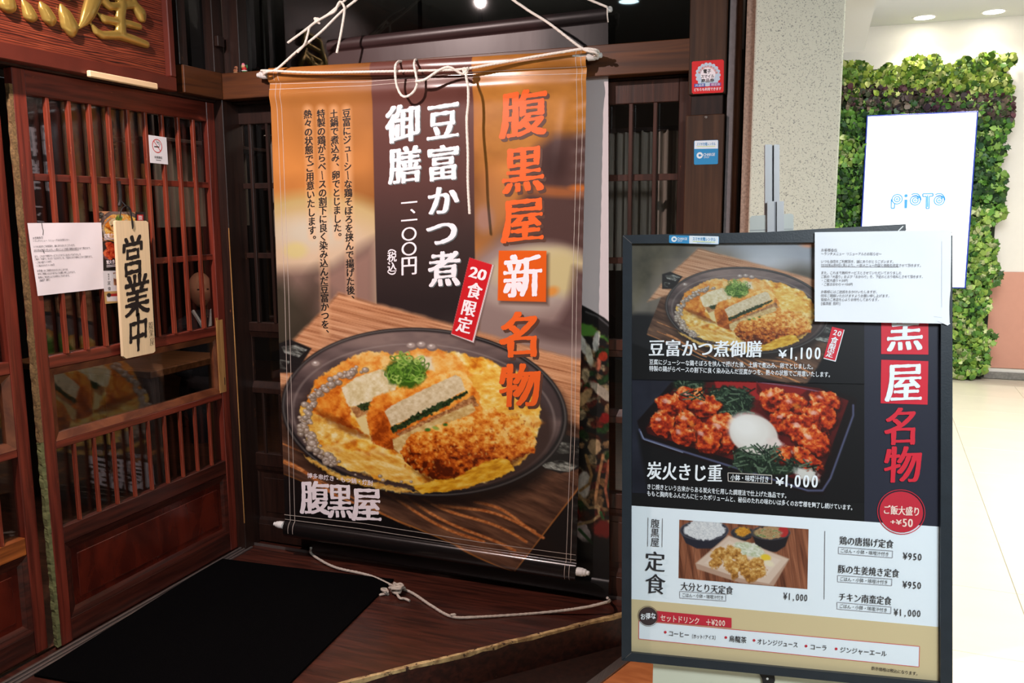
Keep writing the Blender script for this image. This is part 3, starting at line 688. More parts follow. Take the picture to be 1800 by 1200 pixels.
struct(box('ceiling', -7, 5, -3.1, 9, ZC, ZC+.1, M_CEIL, b=0))
struct(box('trim_21', -7, sx, -3, 3.3, ZS, ZC-.001, M_SHELL, b=0))
sof = struct(box('trim_1', -7, sx, 3.301, 7.45, ZS, ZC-.001, M_CEIL, b=0))
so2 = struct(box('trim_2', sx+.003, 4.9, -3, 1.6, ZS, ZC-.001, M_SHELL, b=0))

def downlight(x, y, z, label, strength, col=(255, 244, 226), r=.055, group=None):
    t = thing('ceiling_downlight', label, 'ceiling light', (x, y, z), group)
    V, Fs = lathe((x, y, z), (x, y, z-.01), [(0, r*1.22), (.004, r*1.2), (.006, r), (.002, r*.98)], 28)
    mk('trim_ring', V, Fs, M_PLAS, t, smooth=False)
    th = np.linspace(0, 2*math.pi, 28, endpoint=False)
    m = mat('lamp_lens', (255, 255, 255), .5, emit=col, estr=strength)
    mk('lens', np.stack([x+r*.96*np.cos(th), y+r*.96*np.sin(th), 0*th+z-.0065], 1), [list(range(28))[::-1]], m, t)
    return t
for (px, py, lb) in ((1625, 30, 'left warm round downlight in the ceiling over the ivy wall'), (1747, 20, 'right warm round downlight in the ceiling over the ivy wall')):
    p = at(px, py, z=ZC); downlight(p[0], p[1], ZC, lb, 30, r=.085)
    lamp('wall_washer', 'SPOT', (p[0], p[1], ZC-.03), 40, (1.0, .86, .70), .05, (p[0], p[1]+.02, 0), spot=120, blend=.9)
downlight(-1.154, .697, ZS, 'cool white round downlight mirrored in the dark transom glass', 25, (215, 245, 255), .06)
# the warm spotlight that lights the banner
t = thing('spotlight', 'small ceiling spotlight aimed at the hanging banner', 'spotlight', (SPOT[0], SPOT[1], ZS))
V, Fs = lathe((SPOT[0], SPOT[1], ZS), (SPOT[0], SPOT[1], ZS-.1), [(0, .06), (.006, .06), (.008, .045), (.05, .045), (.052, .05)], 20); mk('housing', V, Fs, M_PLAS, t)
th = np.linspace(0, 2*math.pi, 20, endpoint=False)
mk('lens', np.stack([SPOT[0]+.04*np.cos(th), SPOT[1]+.04*np.sin(th), 0*th+ZS-.0535], 1), [list(range(20))[::-1]], mat('spot_lens', (255, 255, 255), .5, emit=(255, 214, 170), estr=20), t)

# ------------------------------------------------------------------ ivy wall and screen at the far end
gx0, gx1, gz0, gz1 = .0, 1.50, -.1, 2.80
rnd = np.random.RandomState(4)
gp = thing('ivy_wall', 'tall panel of mixed green ivy leaves around the lit screen', 'green wall', ((gx0+gx1)/2, YB-.1, LZ))
box('backing', gx0, gx1-.06, YB-.1, YB-.013, gz0, gz1-.08, mat('ivy_backing', (26, 36, 20), .9), gp)
N = 16000; X = rnd.uniform(gx0, gx1, N); Z = rnd.uniform(gz0, gz1, N)
edge = .05*np.sin(Z*9)+.04*np.sin(Z*23+1)+.05*(Z-1.4)/1.4; ok = X < gx1-.03+edge*.9; te = .05*np.sin(X*11)+.03*np.sin(X*31); ok &= Z < gz1-.04+te; ok &= ~((X > .37) & (X < 1.21) & (Z > .76) & (Z < 2.28)); X = X[ok]; Z = Z[ok]; N = len(X)
Yp = YB-.10-rnd.uniform(.0, .11, N)-.04*np.sin(X*5)*np.sin(Z*4)
size = rnd.uniform(.017, .038, N)
shape = np.array([(0, -.9, 0), (.55, -.35, .22), (1.0, -.5, .0), (.62, .15, .2), (.75, .6, -.05), (.25, .5, .18), (0, 1.15, -.2), (-.25, .5, .18), (-.75, .6, -.05), (-.62, .15, .2), (-1.0, -.5, 0), (-.55, -.35, .22)])
heart = np.array([(0, -.7, 0), (.5, -.8, .1), (.85, -.3, .18), (.7, .3, .15), (.35, .8, .05), (.1, 1.0, -.1), (0, 1.2, -.2), (-.1, 1.0, -.1), (-.35, .8, .05), (-.7, .3, .15), (-.85, -.3, .18), (-.5, -.8, .1)])
allV = []; allF = []; allC = []
for i in range(N):
    sh = shape if rnd.rand() < .5 else heart
    a = rnd.uniform(0, 6.28); tx = rnd.uniform(-.9, .9); tz = rnd.uniform(-.9, .5); ca, sa = math.cos(a), math.sin(a)
    P = sh*size[i]; P = np.stack([P[:, 0]*ca-P[:, 1]*sa, P[:, 2], P[:, 0]*sa+P[:, 1]*ca], 1)
    P[:, 1] = -P[:, 1]+P[:, 0]*tx+P[:, 2]*tz
    allV.append(P+np.array([X[i], Yp[i], Z[i]]))
    b = i*12; allF.append(np.array([(b, b+1, b+11, b+11), (b+1, b+2, b+3, b+3), (b+1, b+3, b+9, b+11), (b+11, b+9, b+10, b+10), (b+3, b+4, b+5, b+5), (b+3, b+5, b+7, b+9), (b+9, b+7, b+8, b+8), (b+5, b+6, b+7, b+7)]))
    zz = Z[i]; n = fbm(np.array([X[i]*3.0]), np.array([zz*3.0]), 5, 3)[0]
    if 2.30 < zz+.12*(X[i]-.7) < 2.52 and rnd.rand() < .75: c = random.choice([(70, 58, 62), (92, 84, 70), (52, 62, 40), (110, 96, 84), (84, 50, 60)])
    elif zz > 2.45: c = random.choice([(134, 160, 58), (166, 186, 84), (104, 142, 50), (190, 200, 124), (82, 118, 42), (60, 94, 40)])
    else: c = random.choice([(48, 84, 36), (70, 116, 44), (96, 148, 56), (34, 62, 34), (132, 172, 82), (58, 96, 60)]) if n < .55 else random.choice([(128, 168, 70), (158, 190, 92), (100, 150, 66), (70, 110, 50), (196, 208, 150)])
    allC.append(np.tile(np.array(c, float)*rnd.uniform(.8, 1.1), (12, 1)))
lv = mk('ivy_leaves', np.concatenate(allV), [[int(q) for q in dict.fromkeys(f)] for f in np.concatenate(allF)], vmat('leaf', .45, .4), gp); lv['kind'] = 'stuff'
a = lv.data.color_attributes.new('print', 'FLOAT_COLOR', 'POINT'); c = np.ones((N*12, 4), np.float32); c[:, :3] = lin(np.clip(np.concatenate(allC), 0, 255)); a.data.foreach_set('color', c.ravel())

a0 = at(1526, 202, y=YB-.27); a1 = at(1717, 197, y=YB-.27); zb = at(1700, 505, y=YB-.27)[2]
scr = thing('display_screen', 'bright white portrait display screen set in the ivy wall', 'screen', ((a0[0]+a1[0])/2, YB-.27, zb))
box('housing', a0[0]-.012, a1[0]+.014, YB-.262, YB-.1, zb-.012, a1[2]+.012, mat('screen_bezel', (20, 52, 170), .4), scr, b=.004)
box('lit_panel', a0[0], a1[0], YB-.27, YB-.2625, zb, a1[2], mat('lit_panel', (250, 250, 255), .4, emit=(238, 247, 255), estr=1.35), scr, b=0)
PS = Panel((0, YB-.2705, 0), (1, 0, 0), (0, -1, 0))
M_LOGO = mat('logo_blue', (60, 140, 200), .5, emit=(70, 160, 215), estr=.6); M_LOGO2 = mat('logo_fill', (90, 170, 220), .5, emit=(170, 222, 245), estr=.85)
def ring(x, y, r, r2=None): PS.disc('logo_ring', x, y, r, M_LOGO, scr, e=.001, r2=r2 or r-2.0, n=24)
for cx in (1577, 1609, 1651):
    ring(cx, 352 if cx > 1580 else 350, 10); ring(cx, 352 if cx > 1580 else 350, 6); ring(cx, 352 if cx > 1580 else 350, 2.2, .6)
    if cx == 1577: PS.strokes('logo_stroke', [[(1567, 350), (1566.5, 366), (1572, 366), (1572.5, 358)]], 2.1, M_LOGO, scr, .001)
    else: PS.strokes('logo_stroke', [[(cx-7, 342), (cx-2, 340), (cx+5, 341), (cx+9.5, 347), (cx+9.8, 352)], [(cx-5, 345), (cx+3, 344.5), (cx+6, 349)]], 2.1, M_LOGO, scr, .001)
PS.disc('logo_dot', 1592.5, 344, 3.2, M_LOGO, scr, .001, n=20); PS.strokes('logo_stroke', [[(1592.5, 350.5), (1592, 366)]], 5, M_LOGO, scr, .001)
PS.strokes('logo_stroke', [[(1622, 340.5), (1640, 340), (1640, 344.5), (1633.5, 345), (1633, 366.5), (1628, 366.5), (1628.3, 345), (1622, 345.5), (1622, 340.5)], [(1630.7, 343), (1630.5, 364)]], 2.1, M_LOGO, scr, .001)

# ------------------------------------------------------------------ rendered pillar and entrance edge on the right
YP = 2.75
px0 = at(1322, 200, y=YP)[0]; px1 = at(1477.5, 200, y=YP)[0]
def grit():
    m, nt, b = newmat('pillar_render'); N_ = nt.nodes; L = nt.links
    tc = N_.new('ShaderNodeTexCoord'); v = N_.new('ShaderNodeTexNoise'); v.inputs['Scale'].default_value = 260; v.inputs['Detail'].default_value = 3; L.new(tc.outputs['Object'], v.inputs[0])
    v2 = N_.new('ShaderNodeTexVoronoi'); v2.inputs['Scale'].default_value = 130; L.new(tc.outputs['Object'], v2.inputs[0])
    r = N_.new('ShaderNodeValToRGB'); e = r.color_ramp.elements; e[0].position = .30; e[1].position = .43; e[0].color = rgba((136, 136, 130)); e[1].color = rgba((216, 215, 198)); L.new(v.outputs[0], r.inputs[0])
    L.new(r.outputs[0], b.inputs['Base Color']); b.inputs['Roughness'].default_value = .9
    bp = N_.new('ShaderNodeBump'); bp.inputs['Strength'].default_value = .7; bp.inputs['Distance'].default_value = .004
    L.new(v.outputs[0], bp.inputs['Height']); L.new(bp.outputs[0], b.inputs['Normal']); return m
pil = struct(box('trim_3', px0, px1, YP, 3.4, LZ, ZS-.002, grit(), b=.004), 'pale rough rendered pillar right of the wooden shopfront', None)
struct(box('trim_4', px0-.028, px0-.0005, YP+.03, YP+.4, LZ, ZS-.002, M_JAMB, b=.002))
gx = at(1306, 200, y=YP+.1)[0]
struct(box('trim_5', at(1290, 200, y=2.9)[0], at(1297, 200, y=2.9)[0]-.0005, 2.90, 2.97, LZ, ZS-.002, wood('edge_strip', (86, 60, 48), (128, 92, 70), (20, 20, 1), .5), b=.001))
struct(box('trim_6', at(1277, 200, y=2.88)[0]+.0005, at(1289.5, 200, y=2.88)[0], 2.88, 2.98, LZ, ZS-.002, M_GAPC, b=.002))
struct(box('trim_7', at(1296.5, 200, y=3.0)[0], px0-.001, 3.18, 3.24, LZ, ZS-.002, M_BLACK, b=0))

# ------------------------------------------------------------------ wooden step
st = thing('wooden_step', 'dark worn wooden step with a diagonal front edge below the banners', 'step', (-1.6, 2.4, 0)); st['kind'] = 'structure'
e0 = np.array([-2.33, 1.034]); e1 = np.array([-.42, 3.022])
V, Fs = prism([(e0[0], e0[1], -.13), (e1[0], e1[1], -.13), (-2.33, 3.022, -.13)], (0, 0, .13)); mk('tread', V, Fs, W_STEP, st)
d = (e1-e0)/np.linalg.norm(e1-e0); nn = np.array([d[1], -d[0]])
L_ = np.linalg.norm(e1-e0); V = []; Fs = []; rg = np.random.RandomState(2); n = 120
for i in range(n+1):
    p = e0+d*L_*i/n; wv = .010+.007*(vn(np.array([i*.35]), np.array([0.]), 3)[0]-.5)+.004*rg.rand(); dr = .006+.010*vn(np.array([i*.5]), np.array([4.]), 5)[0]
    for (o_, z_) in ((-wv, .0012), (.0018, .0008), (.0022, -dr)): V.append((p[0]+nn[0]*o_, p[1]+nn[1]*o_, z_))
for i in range(n): Fs += [[3*i, 3*i+1, 3*i+4, 3*i+3], [3*i+1, 3*i+2, 3*i+5, 3*i+4]]
mk('worn_nosing', V, Fs, W_EDGE, st)
a = at(1018, 1215, z=LZ); b = at(1104, 1150, z=LZ); dd = (b-a)/np.linalg.norm(b-a); sd = np.array([dd[1], -dd[0], 0])
V, Fs = prism([a, a+sd*.035, b+sd*.035, b], (0, 0, .012)); struct(mk('trim_8', V, Fs, M_STEEL, None, tuple(a)))
ax_ = a-dd*1.6
V, Fs = prism([(e0[0]+nn[0]*.001, e0[1]+nn[1]*.001, LZ-.002), (e1[0]+nn[0]*.001, e1[1]+nn[1]*.001, LZ-.002), b+np.array([0, 0, -.002]), ax_+np.array([0, 0, -.002])], (0, 0, .005)); struct(mk('trim_23', V, Fs, W_DARK, None, tuple(a)), 'dark strip of floor at the foot of the wooden step')
a2 = a+sd*.036; b2 = b+sd*.036
V, Fs = prism([a2, a2+sd*.25-dd*.2, b2+sd*.25, b2], (0, 0, .006)); struct(mk('trim_9', V, Fs, W_ORNG, None, tuple(a2)))

# black mat
mp = [at(60, 1185, z=.008), at(120, 1196, z=.008), at(180, 1203, z=.008), at(493, 1215, z=.008), at(692, 1017, z=.008), at(540, 1000, z=.008), at(388, 981, z=.008)]
V, Fs = prism([p-np.array([0, 0, .0075]) for p in mp], (0, 0, .0075))
tag(mk('door_mat', V, Fs, M_MAT, None, (mp[0][0], mp[0][1], 0)), 'large flat black rubber mat on the wooden step', 'mat')

# ------------------------------------------------------------------ lattice doors
DW, DH = .905, 1.85
_cache = {}
def dpart(name, key, x0, x1, y0, y1, z0, z1, m, root, b=.002):
    """part of a door in the door's own coordinates (x along, y inward, z up); alike parts share mesh data"""
    k = (key, round(x1-x0, 4), round(y1-y0, 4), round(z1-z0, 4), m.name)
    if k not in _cache:
        V, Fs = boxm(-(x1-x0)/2, (x1-x0)/2, -(y1-y0)/2, (y1-y0)/2, 0, z1-z0, b); me = bpy.data.meshes.new(name); me.from_pydata(V, [], Fs); me.materials.append(m); _cache[k] = me
    o = bpy.data.objects.new(name, _cache[k]); COL.objects.link(o); o.parent = root; o.location = ((x0+x1)/2, (y0+y1)/2, z0); return o
def bevelframe(root, name, x0, x1, z0, z1, wd, y0, y1, m):
    """four mitred bars whose face slopes from y0 at the outside to y1 at the pane"""
    A = [(x0, z0), (x1, z0), (x1, z1), (x0, z1)]; B = [(x0+wd, z0+wd), (x1-wd, z0+wd), (x1-wd, z1-wd), (x0+wd, z1-wd)]
    for k in range(4):
        a, b, c, d_ = A[k], A[(k+1) % 4], B[(k+1) % 4], B[k]
        V = [(a[0], y0, a[1]), (b[0], y0, b[1]), (c[0], y1, c[1]), (d_[0], y1, d_[1]), (a[0], .03, a[1]), (b[0], .03, b[1]), (c[0], .03, c[1]), (d_[0], .03, d_[1])]
        me = bpy.data.meshes.new(name); me.from_pydata(V, [], [[0, 1, 2, 3], [7, 6, 5, 4], [0, 4, 5, 1], [3, 2, 6, 7], [1, 5, 6, 2], [0, 3, 7, 4]]); me.materials.append(m)
        o = bpy.data.objects.new(name, me); COL.objects.link(o); o.parent = root
def door(name, label, loc, rot, dark=False, patch=False):
    r = bpy.data.objects.new(name, None); COL.objects.link(r); r.location = loc; r.rotation_euler.z = rot; WL[r.name] = np.array(loc, float); r['kind'] = 'structure'; r['label'] = label
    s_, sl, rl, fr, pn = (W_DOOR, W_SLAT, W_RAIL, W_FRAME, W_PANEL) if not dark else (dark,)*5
    dpart('stile', 's', 0, .045, 0, .034, 0.008, DH, s_, r); dpart('stile', 's', DW-.045, DW, 0, .034, 0.008, DH, s_, r)
    for (z0, z1) in ((1.775, DH), (.928, .966), (.664, .688), (.345, .402), (.008, .085)):
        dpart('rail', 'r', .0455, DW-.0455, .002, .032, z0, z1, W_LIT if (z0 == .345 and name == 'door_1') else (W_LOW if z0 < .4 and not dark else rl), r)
    for (z0, z1) in ((1.518, 1.540), (1.234, 1.256)): dpart('muntin', 'm', .0455, DW-.0455, .010, .022, z0, z1, rl, r, .001)
    for k in range(9):
        u = .118+.0829*k
        dpart('slat', 't', u-.0065, u+.0065, -.001, .0150, .966, 1.775, sl, r, .0015)
        dpart('slat', 't', u-.0055, u+.0055, .002, .0150, .402, .664, sl, r, .0015)
    dpart('pane', 'g', .0455, DW-.0455, .0245, .0285, .966, 1.775, M_GLASS, r, 0)
    dpart('pane', 'g', .0455, DW-.0455, .0245, .0285, .402, .664, M_GLASS, r, 0)
    dpart('pane', 'g', .066, DW-.066, .0205, .0245, .712, .905, M_GLASS, r, 0)
    bevelframe(r, 'pane_frame', .046, DW-.046, .689, .927, .024, .003, .014, fr)
    bevelframe(r, 'panel_moulding', .046, DW-.046, .086, .344, .016, .002, .006, W_LOW if not dark else rl)
    bevelframe(r, 'panel_moulding', .062, DW-.062, .102, .328, .014, .007, .013, W_LOW if not dark else rl)
    dpart('panel', 'p', .076, DW-.076, .013, .026, .116, .314, pn, r, 0)
    dpart('raised_field', 'q', .098, DW-.098, .0105, .0129, .138, .292, pn, r, .0015)
    if patch:
        dpart('worn_corner', 'w', DW-.060, DW-.046, .0005, .0025, .70, 1.0, W_PATCH, r, 0); dpart('worn_corner', 'w', DW-.058, DW-.020, -.0008, .0018, .69, .99, W_PATCH, r, 0)
        dpart('keyhole', 'k', DW-.030, DW-.026, -.0012, .0015, .72, .75, M_BLACK, r, 0)
    return r
XL = -2.30
door('door_1', 'left sliding lattice door cut off by the picture edge', (XL-.036, 1.04, 0), math.pi/2)
door('door_2', 'lattice sliding door with the open sign hanging on it', (XL, 1.965, 0), math.pi/2, patch=True)
YD = 2.93
xr = at(1211, 500, y=YD)[0]
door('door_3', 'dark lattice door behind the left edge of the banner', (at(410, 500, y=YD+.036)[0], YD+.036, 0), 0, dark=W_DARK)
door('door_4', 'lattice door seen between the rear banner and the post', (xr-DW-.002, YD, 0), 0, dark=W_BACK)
# rough strips down the free edge of the near door
def strip(name, y0, y1, z0, z1, m, parent=None):
    n = 90; V = []; Fs = []; r_ = np.random.RandomState(len(name))
    for i in range(n+1):
        z = z0+(z1-z0)*i/n; j = lambda s: (vn(np.array([i*.7]), np.array([s*3.1]), 8)[0]-.5)*.006
        for (x, y) in ((XL-.001+j(1)*.5, y0+j(2)), (XL-.001+j(3)*.5, y1), (XL-.016, y1), (XL-.016, y0+j(4))): V.append((x, y, z))
    for i in range(n):
        for k in range(4): Fs.append([4*i+k, 4*i+(k+1) % 4, 4*i+4+(k+1) % 4, 4*i+4+k][::-1])
    Fs.append([0, 1, 2, 3]); Fs.append([4*n+3, 4*n+2, 4*n+1, 4*n])
    return mk(name, V, Fs, m, parent)
ws = thing('weather_strip', 'ragged draught strip down the lattice door edge, fibrous above and mossy below', 'draught strip', (XL, 1.955, .01))
strip('fibre_strip', 1.952, 1.9645, .70, 1.80, M_FIBRE, ws); strip('moss_tape', 1.951, 1.9645, .012, .70, M_TAPE, ws)

# tracks, lintels, posts and beams
tr = thing('trim_10', None, None, (XL+.03, 1.9, 0)); tr['kind'] = 'structure'
for k, x in enumerate((XL+.008, XL+.026, XL+.044)): box('track_rail', x, x+.010, 1.03, 2.90, 0.0005, .007 if k else .009, M_STEEL, tr, b=.001)
struct(box('trim_11', XL-.08, XL+.012, .2, 2.87, 1.851, 1.868, W_DARK, b=.002), 'dark lintel above the left lattice doors')
struct(box('trim_12', XL-.06, XL+.045, 2.655, 2.87, 1.862, 1.962, W_BEAM), 'brown beam between the signboard and the corner')
struct(box('trim_13', XL-.06, XL+.040, 2.87, 2.99, -.0, 1.8615, W_DARK), 'dark corner post')
struct(box('trim_22', XL+.0385, XL+.0415, 2.8685, 2.8715, .12, 1.36, W_PATCH, b=0), 'worn pale edge of the corner post')
struct(box('trim_14', XL-.06, xr+.0, 2.872, 2.99, 1.862, 1.962, W_BEAM), 'brown beam across the rear shopfront')
struct(box('trim_15', XL+.041, xr, 2.935, 2.99, 1.8515, 1.861, W_DARK), None)
struct(box('trim_16', XL-.02, XL+.036, 2.84, 2.905, 1.963, ZS-.002, W_DARK), None)
struct(box('trim_17', XL-.05, XL+.03, 2.655, 2.70, 1.963, ZS-.002, W_DARK), None)
struct(box('trim_18', XL+.037, XL+.11, 2.90, 2.98, 1.963, ZS-.002, W_DARK), None)
bk = struct(box('trim_19', XL+.037, XL+.055, 2.845, 2.885, 2.06, 2.10, W_DARK, b=.002), None)
g1 = struct(mk('window_1', *boxm(XL+.111, xr-.002, 2.955, 2.961, 1.9625, ZS-.004), M_GLASSD, None, (-1.4, 2.958, 1.9625)), 'dark transom glass above the rear beam')
g2 = struct(mk('window_2', *boxm(XL-.012, XL-.006, 2.7005, 2.8395, 1.9625, ZS-.004), M_GLASSD, None, (XL-.01, 2.77, 1.9625)), None)
struct(box('baseboard_back_shop', XL+.041, xr, 2.925, 2.929, .0005, .012, M_STEEL, b=0), None)
struct(box('wall_left', XL-.12, XL+.02, -3, 1.035, LZ, ZS-.002, W_DARK, b=.002), 'dark boarded shopfront left of the doors')
struct(box('wall_left_upper', XL-.12, XL-.005, 1.036, 2.654, 1.869, ZS-.002, W_DARK, b=.002), None)
# right post: board, recess, lower cover plate
YQ = 2.87
pa, pb = at(1211, 90, y=YQ)[0], at(1277, 90, y=YQ)[0]
po = thing('trim_20', 'dark brown wooden post with two stickers at the right end of the shopfront', None, (pa, YQ, 0)); po['kind'] = 'structure'
zt, zm = at(1244, 165, y=YQ)[2], at(1244, 190, y=YQ)[2]
box('post_board', pa, pb, YQ, YQ+.12, zt, ZS-.002, W_POST, po, b=.003); box('recess_block', pa+.008, pb-.008, YQ+.014, YQ+.12, zm-.02, zt-.0005, W_DARK, po, b=.002)
box('cover_plate', pa-.004, pb+.0, YQ-.006, YQ+.12, LZ, zm-.0205, W_POST, po, b=.002)
for px, py, zz in ((1241, 206, 0),):
    p = at(px, py, y=YQ-.007); V, Fs = lathe(p, p+np.array([0, -.002, 0]), [(0, .0042), (.001, .004), (.002, .002)], 12); mk('screw', V, Fs, M_STEEL, po)

# ------------------------------------------------------------------ the dark dining room behind the glass
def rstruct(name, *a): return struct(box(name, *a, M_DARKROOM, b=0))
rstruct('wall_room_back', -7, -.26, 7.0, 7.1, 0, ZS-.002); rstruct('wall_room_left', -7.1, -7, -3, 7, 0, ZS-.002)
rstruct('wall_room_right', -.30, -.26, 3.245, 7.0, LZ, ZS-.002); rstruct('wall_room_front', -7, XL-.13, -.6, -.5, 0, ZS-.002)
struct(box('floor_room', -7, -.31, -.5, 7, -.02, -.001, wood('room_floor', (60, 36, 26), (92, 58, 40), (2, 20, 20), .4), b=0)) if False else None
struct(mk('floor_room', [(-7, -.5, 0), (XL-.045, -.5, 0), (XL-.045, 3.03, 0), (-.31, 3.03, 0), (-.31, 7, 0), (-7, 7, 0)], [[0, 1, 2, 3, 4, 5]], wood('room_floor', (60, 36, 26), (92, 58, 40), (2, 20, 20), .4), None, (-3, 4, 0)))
def curtain(name, label, p0, p1, z0, z1, group=None, pleat=.03, amp=.010):
    p0 = np.array(p0, float); p1 = np.array(p1, float); d = p1-p0; L = np.linalg.norm(d); d /= L; q = np.array([-d[1], d[0]]); n = int(L/.006); V = []; Fs = []
    for i in range(n+1):
        s = L*i/n; o = amp*math.sin(2*math.pi*s/pleat)+amp*.5*math.sin(2*math.pi*s/(pleat*2.7)); p = p0+d*s+q*o
        V += [(p[0], p[1], z1), (p[0], p[1], z0)]
    Fs = [[2*i, 2*i+1, 2*i+3, 2*i+2] for i in range(n)]
    return tag(mk(name, V, Fs, M_CURT, None, (p0[0], p0[1], z1)), label, 'curtain', group)
def crail(x0, x1, y0, y1, z):
    c_ = bpy.data.objects.new('trim_30', None); link(c_, None, ((x0+x1)/2, (y0+y1)/2, z)); c_['kind'] = 'structure'
    box('curtain_rail', min(x0, x1)-.012, max(x0, x1)+.012, min(y0, y1)-.012, max(y0, y1)+.012, z-.004, z+.012, W_DARK, c_)
    for x, y in ((x0, y0), (x1, y1)): box('hanger', x-.006, x+.006, y-.006, y+.006, z+.0125, ZS-.001, W_DARK, c_, b=0)
crail(-1.25, -.36, 3.10, 3.10, 1.70); crail(-2.22, -1.5, 3.10, 3.10, 1.73); crail(-2.75, -2.95, 3.02, 3.9, 1.74)
curtain('curtain', 'grey pleated curtain behind the lattice door beside the post', (-1.25, 3.10), (-.36, 3.10), 1.20, 1.70)
curtain('curtain', 'short pale pleated curtain behind the dark door left of the banner', (-2.22, 3.10), (-1.5, 3.10), 1.32, 1.73)
curtain('curtain', 'pale striped curtain deep inside behind the no-smoking notice', (-2.75, 3.02), (-2.95, 3.9), 1.36, 1.74, pleat=.07, amp=.012)
# low tables and a partition in the room
def table(x, y, label, w_=.9, d_=.55, h=.7):
    t = thing('dining_table', label, 'table', (x, y, 0)); box('tabletop', x-w_/2, x+w_/2, y-d_/2, y+d_/2, h-.035, h, wood('tabletop_wood', (110, 70, 44), (150, 100, 66), (1.5, 20, 20), .35), t, b=.004)
    for sx_ in (-1, 1):
        for sy_ in (-1, 1): box('leg', x+sx_*(w_/2-.05)-.025, x+sx_*(w_/2-.05)+.025, y+sy_*(d_/2-.05)-.025, y+sy_*(d_/2-.05)+.025, .001, h-.0355, W_DARK, t)
    return t
table(-3.35, 3.35, 'low wooden dining table inside behind the door window'); table(-3.3, 1.9, 'wooden dining table inside behind the left door')
# seated person deep in the room
def person(base, face):
    r = thing('person', 'seated person with bare head, dark jacket and white collar, seen through the lattice', 'person', base)
    bx, by, bz = base
    J = [(0, 0, .48), (0, .02, .68), (0, .03, .88), (0, .02, 1.02), (0, -.01, 1.10),
         (.17, .03, .98), (.22, -.02, .74), (.12, -.22, .70), (-.17, .03, .98), (-.22, -.02, .74), (-.12, -.22, .70),
         (.10, -.02, .46), (.13, -.42, .48), (.13, -.42, .06), (-.10, -.02, .46), (-.13, -.42, .48), (-.13, -.42, .06)]
    E = [(0, 1), (1, 2), (2, 3), (3, 4), (3, 5), (5, 6), (6, 7), (3, 8), (8, 9), (9, 10), (0, 11), (11, 12), (12, 13), (0, 14), (14, 15), (15, 16)]
    R = [.15, .145, .16, .10, .055, .075, .052, .036, .075, .052, .036, .10, .075, .05, .10, .075, .05]
    me = bpy.data.meshes.new('body'); ca, sa = math.cos(face), math.sin(face)
    me.from_pydata([(x*ca-y*sa, x*sa+y*ca, z) for x, y, z in J], E, []); o = bpy.data.objects.new('body', me); link(o, r)
    md = o.modifiers.new('s', 'SKIN'); o.modifiers.new('d', 'SUBSURF').levels = 2; o.modifiers['d'].render_levels = 2
    for v, rr in zip(me.skin_vertices[0].data, R): v.radius = (rr, rr*.8)
    me.skin_vertices[0].data[0].use_root = True; me.materials.append(mat('jacket', (40, 42, 52), .8))
    # head with face
    bm = bmesh.new(); bmesh.ops.create_uvsphere(bm, u_segments=28, v_segments=20, radius=1)
    for v in bm.verts:
        x, y, z = v.co; f = max(0, -y); j = 1-.22*max(0, -z)**1.2
        x *= .078*j; yy = y*.098*(1-.1*max(0, -z)); zz = z*.118
        if f > .75 and abs(v.co.x) < .22 and -.35 < v.co.z < .15: yy -= .016*(1-abs(v.co.x)/.22)
        if f > .6 and .12 < abs(v.co.x) < .5 and .0 < v.co.z < .22: yy += .008
        v.co = (x*ca-yy*sa, x*sa+yy*ca, zz+1.235)
    me = bpy.data.meshes.new('head'); bm.to_mesh(me); bm.free(); me.polygons.foreach_set('use_smooth', [True]*len(me.polygons)); me.materials.append(mat('skin', (222, 160, 132), .5)); h = bpy.data.objects.new('head', me); link(h, r)
    def blob(nm, c_, s_, m):
        bm = bmesh.new(); bmesh.ops.create_uvsphere(bm, u_segments=12, v_segments=8, radius=1)
        for v in bm.verts: q = (c_[0]+v.co.x*s_[0], c_[1]+v.co.y*s_[1], c_[2]+v.co.z*s_[2]); v.co = (q[0]*ca-q[1]*sa, q[0]*sa+q[1]*ca, q[2])
        me = bpy.data.meshes.new(nm); bm.to_mesh(me); bm.free(); me.materials.append(m); o_ = bpy.data.objects.new(nm, me); link(o_, h if nm in ('eye', 'ear', 'mouth', 'hair') else r)
    for sx_ in (-1, 1): blob('eye', (sx_*.03, -.088, 1.245), (.009, .006, .005), M_INK); blob('ear', (sx_*.078, .01, 1.235), (.010, .02, .03), mat('ear_skin', (212, 146, 120), .5))
    blob('mouth', (0, -.086, 1.175), (.022, .006, .005), mat('lips', (160, 84, 76), .5)); blob('hair', (0, .045, 1.235), (.079, .062, .075), mat('hair', (96, 92, 90), .8))
    V, Fs = tube([(.06, -.03, 1.10), (.03, -.11, 1.02), (0, -.145, .93), (-.03, -.11, 1.02), (-.06, -.03, 1.10)], .012, 6, .02); V = [(x*ca-y*sa+bx, x*sa+y*ca+by, z+bz) for x, y, z in V]; mk('collar', V, Fs, M_PAPERB, r)
pp = at(352, 508, x=-3.9)
person((pp[0], pp[1], pp[2]-1.24), .9)
def stool(x, y, z):
    t = thing('stool', 'round dark stool under the seated person', 'stool', (x, y, 0)); V, Fs = lathe((x, y, z-.04), (x, y, z), [(0, .16), (.005, .17), (.035, .17), (.04, .16)], 20); mk('seat', V, Fs, W_DARK, t)
    for k in range(4):
        a_ = k*math.pi/2+.6; V, Fs = tube([(x+.12*math.cos(a_), y+.12*math.sin(a_), z-.041), (x+.16*math.cos(a_), y+.16*math.sin(a_), .001)], .014, 8, None); mk('leg', V, Fs, W_DARK, t)
stool(pp[0], pp[1], pp[2]-1.24+.38)

